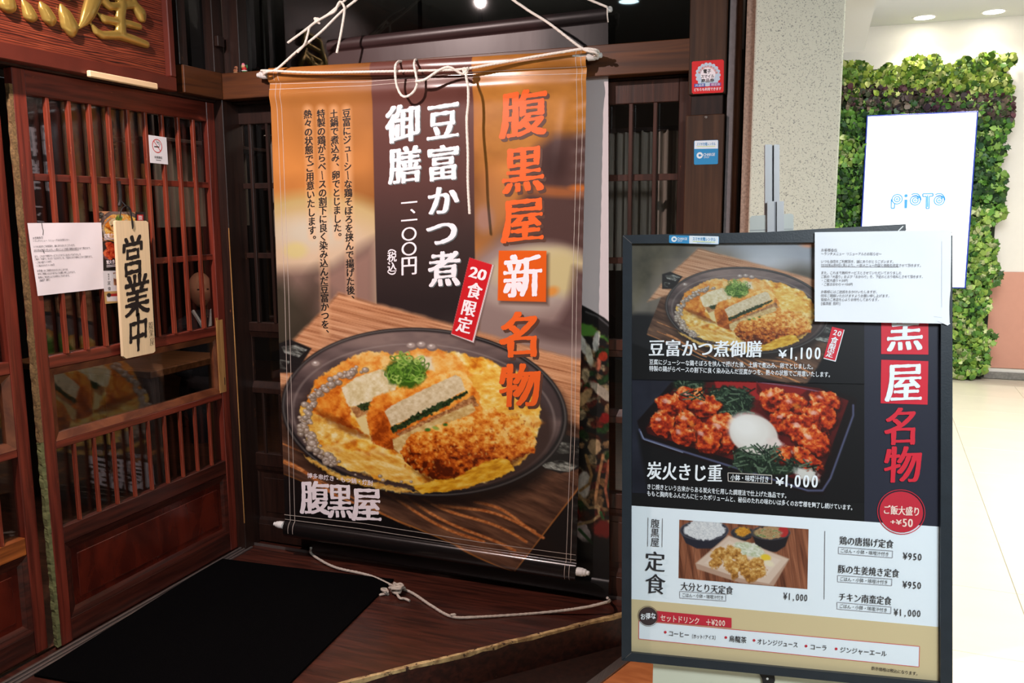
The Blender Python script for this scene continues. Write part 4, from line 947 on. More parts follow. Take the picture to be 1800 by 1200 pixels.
# ------------------------------------------------------------------ shop signboard with gold characters, top left
XS = XL+.05
def yz(px, py, x=XS): p = at(px, py, x=x); return p[1], p[2]
ytop = 2.64; zb0 = yz(150, 103)[1]; zf = yz(150, 134)[1]
zl = yz(100, 91)[1]
sg = thing('shop_signboard', 'framed reddish wooden signboard with raised gold characters above the left doors', 'signboard', (XS, 1.8, 1.87))
zlow = np.mean([yz(0, 101)[1], yz(300, 160)[1]]); zup = np.mean([yz(0, 70)[1], yz(300, 135)[1]])
ye = yz(306, 60)[0]
box('frame_bar', XS-.045, XS, .5, ye, zlow, zup, W_SIGNF, sg, b=.003); box('frame_bar', XS-.045, XS, ye-.028, ye, zup+.0005, 2.5, W_SIGNF, sg, b=.003); box('frame_bar', XS-.045, XS, .5, ye, 2.5005, 2.55, W_SIGNF, sg, b=.003)
box('board', XS-.043, XS-.024, .5, ye-.0285, zup+.0005, 2.4995, W_SIGN, sg, b=0)
XG = XS-.024
def gold(strokes):
    """strokes: lists of (px, py, half width px) -> soft padded relief on the board"""
    bm = bmesh.new()
    for s_ in strokes:
        P = [(at(q[0], q[1], x=XG+.006), q[2]) for q in s_]; Q = []
        for (a_, ra), (b_, rb) in zip(P[:-1], P[1:]):
            nseg = 14
            for k in range(nseg): t_ = k/nseg; Q.append((a_*(1-t_)+b_*t_, ra*(1-t_)+rb*t_))
        Q.append(P[-1])
        for c_, r_ in Q:
            R_ = max(r_, .8)*.0021; ret = bmesh.ops.create_icosphere(bm, subdivisions=2, radius=1)
            for v in ret['verts']: v.co = Vector((c_[0]+v.co.x*min(R_*.8, .018), c_[1]+v.co.y*R_*1.25, c_[2]+v.co.z*R_))
    me = bpy.data.meshes.new('gold_character'); bm.to_mesh(me); bm.free(); o = bpy.data.objects.new('gold_character', me); COL.objects.link(o)
    md = o.modifiers.new('r', 'REMESH'); md.mode = 'VOXEL'; md.voxel_size = .0022; sm = o.modifiers.new('s', 'SMOOTH'); sm.iterations = 14; sm.factor = .6
    bpy.context.view_layer.update(); m2 = bpy.data.meshes.new_from_object(o.evaluated_get(bpy.context.evaluated_depsgraph_get())); bpy.data.objects.remove(o)
    co = np.zeros(len(m2.vertices)*3); m2.vertices.foreach_get('co', co); co = co.reshape(-1, 3)-wl(sg); m2.vertices.foreach_set('co', co.ravel()); m2.polygons.foreach_set('use_smooth', [True]*len(m2.polygons)); m2.materials.clear(); m2.materials.append(W_GLD); m2.update()
    o2 = bpy.data.objects.new('gold_character', m2); link(o2, sg)
gold([[(10, -14, 5), (12, 0, 10), (13, 10, 11)], [(-30, -10, 6), (-22, 4, 10)], [(40, 0, 2.5), (47, 12, 7), (53, 28, 9.5), (54, 33, 5)], [(71, 4, 2.5), (78, 16, 8), (86, 32, 10), (89, 40, 6)], [(107, 8, 2.5), (114, 24, 9), (122, 45, 13), (125, 58, 7)],
      [(20, -36, 6), (70, -26, 6), (118, -8, 8)], [(70, -40, 6), (68, -22, 6)]])
gold([[(178, -60, 8), (172, -30, 9), (164, 0, 12), (155, 24, 10), (147, 40, 6), (138, 50, 2)], [(178, -60, 7), (230, -50, 7), (236, -25, 7), (185, -32, 6)],
      [(172, -16, 6), (182, 2, 7), (192, 11, 7), (215, 11, 6), (236, 8, 7), (246, 22, 10), (249, 33, 7)], [(226, -14, 4), (236, 4, 6)], [(172, -10, 6), (225, -2, 6)],
      [(173, 24, 2.5), (184, 34, 7), (198, 37, 7), (225, 42, 7), (244, 47, 6)], [(214, 8, 8), (211, 30, 8), (212, 56, 9)], [(160, 42, 2.5), (170, 56, 6), (180, 62, 7), (210, 62, 8), (235, 70, 8), (256, 78, 7)]])

PX = Panel((XL+.0515, 0, 0), (0, 1, 0), (1, 0, 0))
a_ = at(155, 124, x=XL+.06); b_ = at(276, 158, x=XL+.06)
tag(box('pale_batten', XL+.051, XL+.066, a_[1], b_[1], b_[2]+.001, b_[2]+.022, W_PALE, b=.003), 'short pale unpainted wooden batten under the signboard frame', 'batten')

# ------------------------------------------------------------------ papers and signs on the left door
def lpanel(x): return Panel((x, 0, 0), (0, 1, 0), (1, 0, 0))
NOTICE = ['お客様各位', '～ランチメニュー リニューアルのお知らせ～', 'いつも当店をご利用頂き、誠にありがとうございます。', '2025年6月9日(月)より、一部メニュー内容と価格を改定させて頂きます。', 'また、これまで無料サービスとさせていただいておりました',
          'ご飯の「大盛り」および「おかわり」を、下記のとおり有料とさせて頂きます。', '・ご飯大盛り＋50円', '・ご飯おかわり＋100円', 'お客様にはご迷惑をおかけいたしますが、', '何卒ご理解いただけますようお願い申し上げます。', '皆様のご来店を心よりお待ちしております。', '[腹黒屋 田町]']
PL = lpanel(XL+.004); PL.disp = lambda s, t: .0015*np.sin(s*40)*np.sin(t*25)
np1 = thing('notice_paper', 'white printed notice taped across the left lattice door', 'notice', tuple(PL.hit(115, 455)))
PL.quad('sheet', [(48, 392), (178, 391), (183.5, 507), (66, 520)], M_WHITEP, np1, e=.0, sub=16)
rows = [((57.5, 418.7), (75.7, 417)), ((58, 423.5), (121.7, 421)), ((59, 433.5), (134, 430.5)), ((59.5, 439.8), (160.7, 435.5)), ((60.5, 450.7), (142.5, 446.7)), ((60.5, 455.5), (163.7, 450.5)), ((61, 461.5), (90, 459.5)), ((62, 467.3), (95.5, 465)), ((64.5, 476), (121.7, 473.3)), ((65.5, 481.5), (134, 477.8)), ((66.3, 487.5), (124, 483.7)), ((68, 493), (87.5, 490.8))]
for s_, (p_, q_) in zip(NOTICE, rows): htext(PL, s_, p_, q_, 4.4, M_GREYINK, np1, rot=None, style=('plain', .004))
PL.strokes('underline', [[(59.5, 442.2), (139, 439.3)]], .5, M_GREYINK, np1)
PL.strokes('crease', [[(73, 392), (74.5, 401), (76, 405), (75.5, 413)], [(48, 410), (52, 428), (53, 445)], [(75, 438), (78, 445)]], 1.1, M_INK, np1)
# small menu sheet behind the plaque
PM = lpanel(XL+.003)
mm = thing('menu_sheet', 'small colour menu sheet partly covered by the hanging wooden plaque', 'menu', tuple(PM.hit(215, 450)))
def paint_menu(cv):
    cv.c[:] = (24, 22, 26)
    sub = Cv((cv.X-214)/.155+746, (cv.Y-398)/.20+724, cv.c)
    m_ = cv.Y < 424
    tmp = Cv(sub.X, sub.Y, cv.c.copy()); tmp.c[:] = (168, 122, 92); plate(tmp); cv.c[m_] = tmp.c[m_]
    bx = (cv.X-1)*0
    cv.poly([(238, 372), (256, 372), (256, 424), (238, 424)], (24, 22, 30), 1); cv.poly([(241, 377), (252, 377), (252, 388), (241, 388)], (206, 40, 44), 1)
    for k in range(24):
        r_ = random.Random(k); cv.ell(188+r_.uniform(-2, 22), 440+r_.uniform(-12, 12), 7, 6, tex([(0, (120, 24, 12)), (.5, (214, 74, 38)), (1, (244, 140, 90))], 4, 4, k), 0, 2, 2, 4, k)
    cv.line([(180, 448), (190, 456), (215, 468)], 1.5, (90, 90, 110))
    cv.poly([(176, 476), (260, 474), (260, 512), (180, 513)], (240, 238, 244), 1); cv.poly([(199, 479), (215, 479), (216, 502), (200, 501)], tex([(0, (110, 60, 40)), (1, (210, 160, 120))], 5, 5, 2), 1); cv.ell(204, 485, 6, 5, (230, 230, 230), 0, 1)
    cv.poly([(180, 512.5), (262, 509), (262, 540), (180, 540)], (206, 166, 104), 1); cv.poly([(187, 519), (262, 515), (262, 528), (188, 529.5)], (238, 230, 232), 1); cv.poly([(190, 516.5), (230, 514), (230, 519), (191, 521)], (180, 40, 44), 1); cv.ell(191.5, 518.5, 3.6, 3.6, (34, 26, 28), 0, 1)
A = [PM.st(*q) for q in ((173.7, 371), (255.5, 372.5), (262, 527), (184.5, 534))]
U, Vv = np.meshgrid(np.linspace(0, 1, 120), np.linspace(0, 1, 220)); S = ((A[0][0]*(1-U)+A[1][0]*U)*(1-Vv)+(A[3][0]*(1-U)+A[2][0]*U)*Vv); T = ((A[0][1]*(1-U)+A[1][1]*U)*(1-Vv)+(A[3][1]*(1-U)+A[2][1]*U)*Vv)
V_PRINT = vmat('printed_sheet', .4, .4)
grid_print('sheet', PM, S, T, paint_menu, V_PRINT, mm, smooth=False)
htext(PM, '豆富かつ煮', (182, 415), (210, 411), 7.5, M_WTXT, mm, rot=None, style=('plain', .02)); htext(PM, '炭火きじ重', (186.5, 461), (212, 458), 8, M_WTXT, mm, rot=None, style=('plain', .02))
vtext(PM, '定食', (191.5, 497), (192, 507), 6, 7, M_INK, mm); vtext(PM, '腹黒屋', (190.5, 482), (191, 490), 2.6, 3, M_INK, mm); letter(PM, [('腹', 246.5, 382.5, 8, 9, 0)], M_WTXT, mm)
PM.strokes('small_print', [[(182.5, 419.5), (208, 417)], [(182.5, 421.5), (208, 419)], [(187, 466.5), (210, 464.5)], [(187, 469), (210, 467)]], .8, M_WTXT, mm)
# hanging plaque
PK = lpanel(XL+.032)
pk = thing('open_plaque', 'pale wooden plaque with brushed black characters hanging on the lattice door', 'plaque', tuple(PK.hit(238, 510)))
PK.quad('plaque_board', [(203, 389), (206, 387.5), (257, 388), (260.5, 391), (273, 617), (270, 620), (222, 630), (217, 626)], W_PLAQ, pk, e=-.011, thick=.011)
BR = ('brush', .030, .012, .10, .030, 1)
letter(PK, [('営', 233, 449, 40, 74, -.05), ('業', 241, 519, 46, 78, -.05), ('中', 243, 584, 36, 70, -.05)], M_INK, pk, style=('brush', .030, .012, .12, .035, 1))
vtext(PK, '腹黒屋', (265, 572), (267, 600), 9, 15, M_INK, pk, style=('brush', -.006, -.012, .1, .02, 2))
cp = [PK.w(*PK.st(x, y), e) for x, y, e in ((233, 400, .002), (232, 392, .004), (229, 380, .004), (227, 368, .0), (221, 352, -.02), (220, 330, -.025))]
V, Fs = tube(cp, .0022, 7, .006); cd = mk('hanging_cord', V, Fs, M_CORD, pk)
V, Fs = tube([PK.w(*PK.st(x, y), e) for x, y, e in ((210, 382, .002), (212, 368, .004), (220, 362, .004), (228, 368, .004), (230, 386, .004), (232.5, 402, .002))], .0022, 7, .006); mk('hanging_cord', V, Fs, M_CORD, pk)
V, Fs = tube([PK.w(*PK.st(x, y), -.026) for x, y in ((219, 318), (221, 330), (222, 352), (220, 362))], .006, 8, .006); mk('cord_wrap', V, Fs, M_CORD, pk)
# no smoking notice
PN = lpanel(XL+.0015)
ns = thing('no_smoking_notice', 'small white no smoking notice in the lattice of the left door', 'notice', tuple(PN.hit(278, 262)))
PN.quad('card', [(261, 237), (292, 241.5), (295, 289), (264, 286)], M_PAPERB, ns, e=0, thick=.0012); PNf = lpanel(XL+.0029)
cc = (276.2, 256.5); PNf.disc('red_ring', cc[0], cc[1], 8.6, M_RED, ns, e=.0002, r2=7.6)
V0 = PNf.st(*cc)
PNf.strokes('red_bar', [[(270.5, 248), (282, 265.5)]], 1.2, M_RED, ns, .0003); PNf.strokes('cigarette', [[(271, 257.5), (280, 258.3)]], 1.5, M_INK, ns, .0003); PNf.strokes('smoke', [[(274, 247), (277, 250), (279, 249.5), (282, 255)], [(275, 250), (278, 252), (281, 257)]], .7, M_INK, ns, .0003)
htext(PNf, '全席禁煙', (271, 275.7), (285, 277.5), 4.6, M_INK, ns, rot=None, style=('plain', .01)); PNf.strokes('small_print', [[(274, 281), (283, 282)]], .8, M_GREYINK, ns, .0003)

# two little figures standing on the rear beam
def figurine(px, py, kind):
    p = at(px, py, y=2.91); z0 = 1.9625; x = p[0]
    def ell(c_, s_): 
        bm = bmesh.new(); bmesh.ops.create_uvsphere(bm, u_segments=14, v_segments=10, radius=1)
        for v in bm.verts: v.co = Vector((x+c_[0]+v.co.x*s_[0], 2.91+c_[1]+v.co.y*s_[1], z0+c_[2]+v.co.z*s_[2]))
        r_ = ([tuple(v.co) for v in bm.verts], [[q.index for q in f.verts] for f in bm.faces]); bm.free(); return r_
    if kind == 'b':
        t = thing('figurine', 'tiny round brown animal figurine on the rear beam', 'figurine', (x, 2.91, z0)); br = mat('brown_clay', (150, 96, 66), .6); dk = mat('dark_clay', (70, 44, 34), .6)
        mk('body', *ell((0, 0, .012), (.017, .013, .012)), br, t, smooth=True); mk('head', *ell((.003, -.006, .021), (.010, .009, .009)), br, t, smooth=True)
        for s_ in (-1, 1): mk('ear', *ell((.003+s_*.007, -.004, .029), (.003, .002, .003)), dk, t)
        mk('nose', *ell((.003, -.0155, .020), (.003, .002, .002)), dk, t); mk('scarf', *ell((0, 0, .004), (.018, .014, .004)), mat('beige_clay', (190, 160, 120), .6), t, smooth=True)
    else:
        t = thing('figurine', 'tiny green and red figurine with a pink cap on the rear beam', 'figurine', (x, 2.91, z0)); gr = mat('green_clay', (50, 130, 70), .5); rd = mat('red_clay', (196, 40, 44), .5)
        mk('boots', *ell((.001, 0, .0045), (.011, .008, .0045)), gr, t, smooth=True); mk('trim', *ell((0, 0, .010), (.0125, .010, .0035)), M_PLAS, t, smooth=True); mk('coat', *ell((0, 0, .017), (.0105, .009, .008)), rd, t, smooth=True); mk('face', *ell((-.002, -.002, .026), (.008, .008, .007)), mat('face_clay', (220, 160, 120), .5), t, smooth=True)
        mk('hat_brim', *ell((-.003, 0, .0305), (.0085, .008, .0028)), M_PLAS, t, smooth=True); mk('cap', *ell((-.004, 0, .035), (.0065, .006, .005)), mat('pink_clay', (230, 130, 150), .5), t, smooth=True)
        for s_ in (-1, 1): mk('arm', *ell((s_*.013, 0, .026), (.003, .003, .007)), gr, t, smooth=True)
figurine(417, 130, 'b'); figurine(430, 130, 'g')

# ------------------------------------------------------------------ rear banner
PR = Panel((0, 2.905, 0), (1, 0, 0), (0, -1, 0))
rc = [PR.st(*q) for q in ((578, 71), (1069, 14), (1071, 1052), (549, 968))]
def warp(rc, u, v):
    return ((rc[0][0]*(1-u)+rc[1][0]*u)*(1-v)+(rc[3][0]*(1-u)+rc[2][0]*u)*v, (rc[0][1]*(1-u)+rc[1][1]*u)*(1-v)+(rc[3][1]*(1-u)+rc[2][1]*u)*v)
rb = thing('rear_banner', 'black banner with a food picture hanging behind the tofu cutlet banner', 'banner', tuple(PR.hit(820, 20)))
def paint_rear(cv):
    rnd_ = random.Random(8); cv.c[:] = (32, 27, 28)
    cv.poly([(540, 66), (960, 24), (960, 220), (540, 260)], (66, 46, 46), 50)  # lit upper cloth: spotlight sheen painted as a soft brownish patch
    cv.poly([(960, 98), (1090, 81), (1090, 660), (960, 660)], (226, 214, 216), 1)
    dk = [(1000, 560), (1032, 538), (1048, 545), (1060, 556), (1090, 575), (1090, 960), (1060, 950), (1020, 955), (1000, 950)]
    cv.poly([(980, 540), (1012, 530), (1040, 545), (1062, 558), (1090, 582), (1090, 1100), (980, 1100)], (26, 24, 24), 2)
    cv.line([(1030, 548), (1050, 556), (1072, 574)], 2.5, (92, 90, 92), 3)
    cols = [(86, 40, 26), (150, 110, 70), (196, 170, 130), (40, 70, 34), (120, 40, 30), (64, 30, 22), (170, 130, 90)]
    for k in range(120):
        x = rnd_.uniform(1005, 1080); y = rnd_.uniform(572, 925); c_ = rnd_.choice(cols)
        cv.ell(x, y, rnd_.uniform(5, 15), rnd_.uniform(4, 10), tex([(0, tuple(q*.45 for q in c_)), (1, c_)], 5, 5, k), rnd_.uniform(0, 180), 3, 4, 7, k)
    cv.poly([(1005, 565), (1040, 570), (1070, 600), (1050, 590), (1010, 590)], (80, 130, 50), 4, 3)
    for (x, y, rx, ry, an, c_) in ((1024, 605, 7, 22, -25, (226, 222, 210)), (1048, 600, 6, 18, 10, (230, 228, 220)), (1036, 625, 6, 20, -10, (220, 214, 190)), (1060, 690, 8, 30, -50, (196, 180, 160)), (1026, 852, 12, 24, 5, (226, 224, 222)),
                                   (1025, 935, 12, 20, -25, (206, 196, 206)), (1052, 640, 5, 12, 5, (216, 120, 90)), (1025, 700, 9, 22, 40, (200, 160, 110)), (1045, 785, 12, 14, 0, (206, 172, 130)), (1064, 735, 10, 9, 0, (150, 30, 28)), (1060, 626, 8, 8, 0, (170, 50, 30))):
        cv.ell(x, y, rx, ry, tex([(0, tuple(q*.7 for q in c_)), (1, c_)], 6, 10, int(x)), an, 2.5, 2, 5)
    for P, c_ in (([(1018, 870), (1036, 892), (1052, 890), (1054, 905), (1040, 916), (1014, 922)], (196, 166, 120)), ([(1060, 800), (1052, 840), (1046, 880)], (206, 150, 100)), ([(1070, 810), (1064, 860), (1070, 890)], (190, 110, 80)), ([(1030, 800), (1040, 835), (1036, 850), (1020, 862)], (180, 140, 84)), ([(1018, 930), (1046, 960)], (40, 90, 50)), ([(1056, 900), (1068, 935)], (60, 110, 60))):
        cv.line(P, 5, tex([(0, tuple(q*.6 for q in c_)), (1, c_)], 5, 5, 3), 2)
    cv.ell(1060, 930, 20, 14, (110, 34, 30), 0, 6, 5, 8); cv.poly([(980, 955), (1090, 950), (1090, 1100), (980, 1100)], (24, 23, 24), 16)
u = np.concatenate([np.linspace(0, .86, 90, endpoint=False), np.linspace(.86, 1, 70)]); v = np.linspace(0, 1, 620); U, Vv = np.meshgrid(u, v); S, T = warp(rc, U, Vv)
def disp_r(s, t):
    top = rc[0][1]+(rc[1][1]-rc[0][1])*(s-rc[0][0])/(rc[1][0]-rc[0][0]); bot = rc[3][1]+(rc[2][1]-rc[3][1])*(s-rc[3][0])/(rc[2][0]-rc[3][0]); vt = top-t; vb = t-bot
    d_ = .016*np.sqrt(np.clip(1-((vt-.02)/.022)**2, 0, 1))+.012*np.sqrt(np.clip(1-((vb-.035)/.037)**2, 0, 1))
    return d_+.0016*np.sin(s*15+3*np.sin(s*7)+2*t)*np.clip(vt*4, 0, 1)*np.exp(-vt*4)
PR.disp = disp_r
grid_print('banner_cloth', PR, S, T, paint_rear, vmat('rear_vinyl', .38, .4, bump=.035, bscale=5), rb)
pe = PR.hit(1069, 17); V, Fs = lathe(pe, pe+np.array([.014, 0, .001]), [(0, .010), (.010, .010), (.014, .006)], 14); mk('rod_cap', V, Fs, M_PLAS, rb)
V, Fs = tube([PR.w(*PR.st(x, y), .012) for x, y in ((1070, 15), (1040, 2), (1010, -10), (940, -38), (860, -80))], .0042, 9, .004, 420); mk('hanging_rope', V, Fs, M_ROPE, rb)
V, Fs = tube([PR.w(*PR.st(x, y), .012) for x, y in ((1070.5, 16), (1071, 30), (1070.5, 40))], .0022, 6, .006); mk('cord_end', V, Fs, M_ROPE, rb)
# cord from its lower corners, resting on the step
gp_ = [(587, 996), (649, 1011), (690, 1029), (723, 1041), (758, 1064), (793, 1083), (835, 1084.5), (944, 1077.5)]
P = [PR.w(*PR.st(550, 960), .004), PR.w(*PR.st(550, 973), .006)]+[at(x, y, z=.0055+(.0 if (i and x > 560) else .004)) for i, (x, y) in enumerate(gp_)]+[at(1020, 1068.5, z=.03), at(1066, 1058, z=.05), PR.w(*PR.st(1073, 1051), .012), PR.w(*PR.st(1070, 1046), .012)]
V, Fs = tube(P, .0055, 9, .004, 380); mk('lower_rope', V, Fs, M_ROPED, rb)
kc = at(700, 1037, z=.012); 
def knot(c_, r_, rr, m, par, seed=1, turns=3, flat_=.6, name='knot', ax=(1, 0, 0), ay=(0, 1, 0), az=(0, 0, 1)):
    ax, ay, az = map(np.array, (ax, ay, az)); P_ = []; R_ = random.Random(seed)
    for k in range(turns*8+1):
        a_ = 2*math.pi*k/8; q = r_*(.55+.45*R_.random()); P_.append(np.array(c_)+ax*q*math.cos(a_+.3*k)+ay*q*math.sin(a_*1.0)+az*flat_*r_*math.sin(a_*.5+seed))
    V, Fs = tube(P_, rr, 8, .004, 380); return mk(name, V, Fs, m, par)
knot(kc+np.array([0, -.01, .012]), .026, .0055, M_ROPED, rb, 3, 4, .4); knot(at(676, 1040, z=.012), .017, .005, M_ROPED, rb, 5, 2, .5); knot(at(797, 1081, z=.010), .007, .004, M_ROPED, rb, 2, 2, .5)
V, Fs = tube([at(694, 1034, z=.02), at(702, 1050, z=.012), at(712, 1052, z=.008), at(720, 1056, z=.006)], .005, 8, .004, 380); mk('rope_tail', V, Fs, M_ROPED, rb)

# ------------------------------------------------------------------ front banner
PF = Panel((0, 2.842, 0), (1, 0, 0), (0, -1, 0))
fc = [PF.st(*q) for q in ((474, 120.5), (1032, 89), (1013, 1019), (502, 941))]
fb = thing('front_banner', 'large orange and brown banner showing a sizzling tofu cutlet pan', 'banner', tuple(PF.hit(755, 110)))
def paint_front(cv):
    x, y = cv.X, cv.Y
    g = fbm(x/130, y/170, 3, 3)
    cv.c[:] = ramp(np.clip((g-.35)*3, 0, 1), [(0, (120, 74, 34)), (.5, (176, 112, 56)), (1, (206, 136, 70))])
    cv.ell(560, 200, 90, 70, (150, 98, 48), 40, 60, a=.6); cv.ell(620, 250, 60, 120, (206, 140, 78), 10, 60, a=.5)
    # blurred bowls
    cv.ell(540, 470, 190, 130, (192, 168, 108), -6, 26); cv.ell(548, 480, 176, 104, (214, 190, 160), -6, 60); cv.ell(545, 408, 60, 26, (206, 198, 176), 0, 30); cv.ell(520, 440, 20, 14, (214, 200, 140), 0, 10)
    cv.poly([(440, 478), (580, 470), (640, 430), (660, 420), (660, 560), (440, 700)], (128, 104, 94), 26)
    cv.poly([(440, 490), (500, 492), (560, 560), (520, 640), (440, 760)], (66, 60, 50), 34); cv.ell(545, 530, 20, 50, (56, 46, 38), 20, 30, a=.6)
    cv.poly([(560, 490), (655, 440), (655, 540), (600, 520)], (150, 118, 106), 20)
    # right half background
    cv.poly([(838, 90), (1050, 80), (1050, 240), (960, 250), (838, 300)], tex([(0, (150, 96, 40)), (1, (196, 132, 60))], 70, 50, 12), 30)
    cv.poly([(940, 262), (975, 238), (1050, 235), (1050, 460), (900, 470), (870, 420), (930, 330)], (86, 62, 58), 22); cv.ell(975, 290, 22, 30, (66, 46, 44), 0, 26)
    cv.ell(975, 337, 62, 9, (170, 100, 56), 4, 10, a=.85); cv.ell(1018, 330, 16, 6, (220, 120, 50), 0, 6, a=.8)
    cv.ell(860, 380, 34, 60, (176, 122, 76), 0, 40, a=.8); cv.ell(852, 385, 16, 22, (166, 128, 118), 0, 14, a=.8)
    cv.poly([(838, 450), (880, 420), (1050, 470), (1050, 640), (838, 560)], (150, 126, 120), 24)
    cv.ell(935, 490, 95, 60, (178, 160, 150), -10, 26); cv.ell(945, 470, 78, 36, (206, 192, 152), -8, 18); cv.ell(990, 480, 36, 40, (206, 190, 140), -40, 22); cv.ell(970, 512, 12, 8, (224, 150, 70), -20, 8)
    cv.poly([(1010, 470), (1050, 480), (1050, 640), (960, 600), (1000, 530)], (96, 72, 70), 20); cv.poly([(838, 530), (930, 560), (1050, 600), (1050, 650), (838, 590)], (150, 128, 122), 18); cv.ell(975, 585, 60, 16, (90, 68, 66), 12, 16, a=.8)
    # brown centre band
    cv.poly([(652, 60), (832, 60), (838, 598), (664, 548)], ramp, 1) if False else None
    cv.poly([(652, 60), (831, 60), (837, 590), (663, 545)], lambda a_, b_: ramp(np.clip((b_-100)/430, 0, 1), [(0, (104, 62, 54)), (.5, (92, 62, 58)), (.75, (64, 50, 48)), (1, (46, 38, 38))]), 1)
    # bottom black cloth below the board
    cv.poly([(440, 810), (505, 836), (780, 950), (905, 1005), (1013, 865), (1060, 800), (1060, 1100), (440, 1100)], (26, 22, 22), 2)
    plate(cv)
    cv.poly([(440, 815), (505, 838), (780, 951), (895, 1004), (905, 1010), (900, 1100), (440, 1100)], (22, 19, 19), 3)
    # tags and boxes
    cv.poly([(827, 456), (868, 467), (834, 606), (793, 590)], (60, 40, 36), 6, a=.6)
    cv.poly([(826, 452.5), (868, 465.5), (833, 602), (793.5, 587)], (240, 226, 228), 1); cv.poly([(826, 452.5), (866, 465), (831, 599), (794, 586)], (214, 36, 44), 1)
    cv.poly([(880, 445), (965, 446), (964, 536), (879, 533)], (70, 44, 36), 8, a=.7); cv.poly([(877, 440), (961, 440.5), (960, 530.5), (875, 528)], (236, 100, 30), 1)
    # body text halo
    for (a0_, b0_, a1_, b1_) in ((609.5, 192, 618, 520), (587.5, 192, 595, 414), (564.5, 192, 573, 585), (541, 192, 550, 415)):
        cv.line([(a0_, b0_), (a1_, b1_)], 15, (236, 186, 140), 9, .55)
nU, nV = 500, 800
u = np.linspace(0, 1, nU); v = np.concatenate([np.linspace(0, .07, 70, endpoint=False), np.linspace(.07, .94, nV-140, endpoint=False), np.linspace(.94, 1, 70)]); U, Vv = np.meshgrid(u, v); S, T = warp(fc, U, Vv)
def disp_f(s, t):
    s = np.asarray(s, float); t = np.asarray(t, float)
    lf = (s-fc[0][0])/(fc[1][0]-fc[0][0]); top = fc[0][1]+(fc[1][1]-fc[0][1])*lf; bot = fc[3][1]+(fc[2][1]-fc[3][1])*(s-fc[3][0])/(fc[2][0]-fc[3][0]); vt = top-t; vb = t-bot
    d_ = .017*np.sqrt(np.clip(1-((vt-.026)/.028)**2, 0, 1))+.019*np.sqrt(np.clip(1-((vb-.030)/.033)**2, 0, 1))
    d_ = d_+.008*np.exp(-((vt-.100)/.030)**2)*(1+.25*np.sin(s*9))          # fold under the top sleeve
    d_ = d_+.0035*np.sin(lf*math.pi)*np.sin(np.clip(vt, 0, 9)*2.1)+.0018*np.sin(s*17+t*3)*np.exp(-vt*3)
    q = (lf-.93+.10*(vt-.3)); d_ = d_+.004*np.exp(-(q/.018)**2)*np.exp(-((vt-.3)/.13)**2)    # diagonal crease top right
    d_ = d_+.0012*np.exp(-((lf-.985)/.02)**2)*np.sin(t*130)
    return d_
PF.disp = disp_f
grid_print('banner_cloth', PF, S, T, paint_front, vmat('banner_vinyl', .27, .5, coat=.35, coat_rough=.14), fb, k=.92)
PF.strokes('stitching', [[(475, 147.5), (640, 144), (820, 128), (1031, 117.5)], [(475, 157.5), (640, 151), (820, 136), (1031, 129)], [(485, 118), (486, 150), (501, 520), (511, 935)], [(491, 118), (494, 150), (508, 520), (519, 936)],
                         [(1014, 90), (1014.5, 225), (1007, 500), (1004, 760), (994, 1016)], [(1023, 90), (1024, 225), (1014, 500), (1010.5, 760), (1002, 1018)],
                         [(500, 904), (640, 920), (840, 952), (1012, 975)], [(501, 912), (640, 930), (840, 961), (1012, 984)]], .75, mat('thread', (205, 190, 180), .7), fb, e=.0010, seg=.008)
BW = ('brush', .038, .010, .085, .028, 1); BT = ('brush', .024, .008, .08, .012, 1)
big = [('腹', 920, 199, 84, 87, 0), ('黒', 920, 297, 76, 86, 0), ('屋', 919, 386, 78, 84, 0), ('名', 915, 588, 76, 84, 0), ('物', 914, 677, 74, 80, 0)]
letter(PF, [(c_, x+4, y+5, w_, h_, r_) for c_, x, y, w_, h_, r_ in big], M_SHADOW, fb, style=BW, e=.0007, name='headline_shadow')
letter(PF, big, M_ORANGE, fb, style=BW, e=.0012, name='headline')
letter(PF, [('新', 919, 485, 70, 80, 0)], M_WTXT, fb, style=BW, e=.0012, name='headline')
tt = [('豆', 779, 213, 60, 70, 0), ('富', 779, 286, 60, 66, 0), ('か', 779, 352, 58, 56, 0), ('つ', 777, 408, 60, 56, 0), ('煮', 782, 472, 58, 66, 0), ('御', 709, 217, 62, 70, 0), ('膳', 712, 290, 60, 68, 0)]
TS = mat('ink_shadow_grey', (96, 110, 112), .5)
letter(PF, [(c_, x+1.6, y+1.6, w_, h_, r_) for c_, x, y, w_, h_, r_ in tt], TS, fb, style=BW, e=.0007, name='title_shadow')
letter(PF, tt, M_WTXT, fb, style=BW, e=.0012, name='title')
letter(PF, [('一', 720, 356, 30, 30, 0), ('、', 735, 362, 28, 28, 0), ('一', 720, 387, 30, 30, 0), ('〇', 720, 411, 28, 26, 0), ('〇', 720, 437, 28, 26, 0), ('円', 720, 466, 31, 36, 0)], M_WTXT, fb, style=BT, e=.0011, name='price')
letter(PF, [('（', 689.5, 434.5, 17, 17, -math.pi/2), ('税', 690, 451, 17, 19, 0), ('込', 690, 469, 17, 19, 0), ('）', 690, 486, 17, 17, -math.pi/2)], M_WTXT, fb, style=BT, e=.0011, name='price')
vtext(PF, '豆富にジューシーな鶏そぼろを挟んで揚げた後、', (609.5, 199), (617.5, 525), 15, 16.5, M_INK, fb, style=BT, e=.0011)
vtext(PF, '土鍋で煮込み、卵でとじました。', (587.5, 200), (594.5, 415), 15, 16.5, M_INK, fb, style=BT, e=.0011)
vtext(PF, '特製の鶏がらベースの割下に良く染み込んだ豆富かつを、', (564.5, 200), (572.5, 585), 15, 16.5, M_INK, fb, style=BT, e=.0011)
vtext(PF, '熱々の状態でご用意いたします。', (541, 200.5), (549.5, 420), 15, 16.5, M_INK, fb, style=BT, e=.0011)
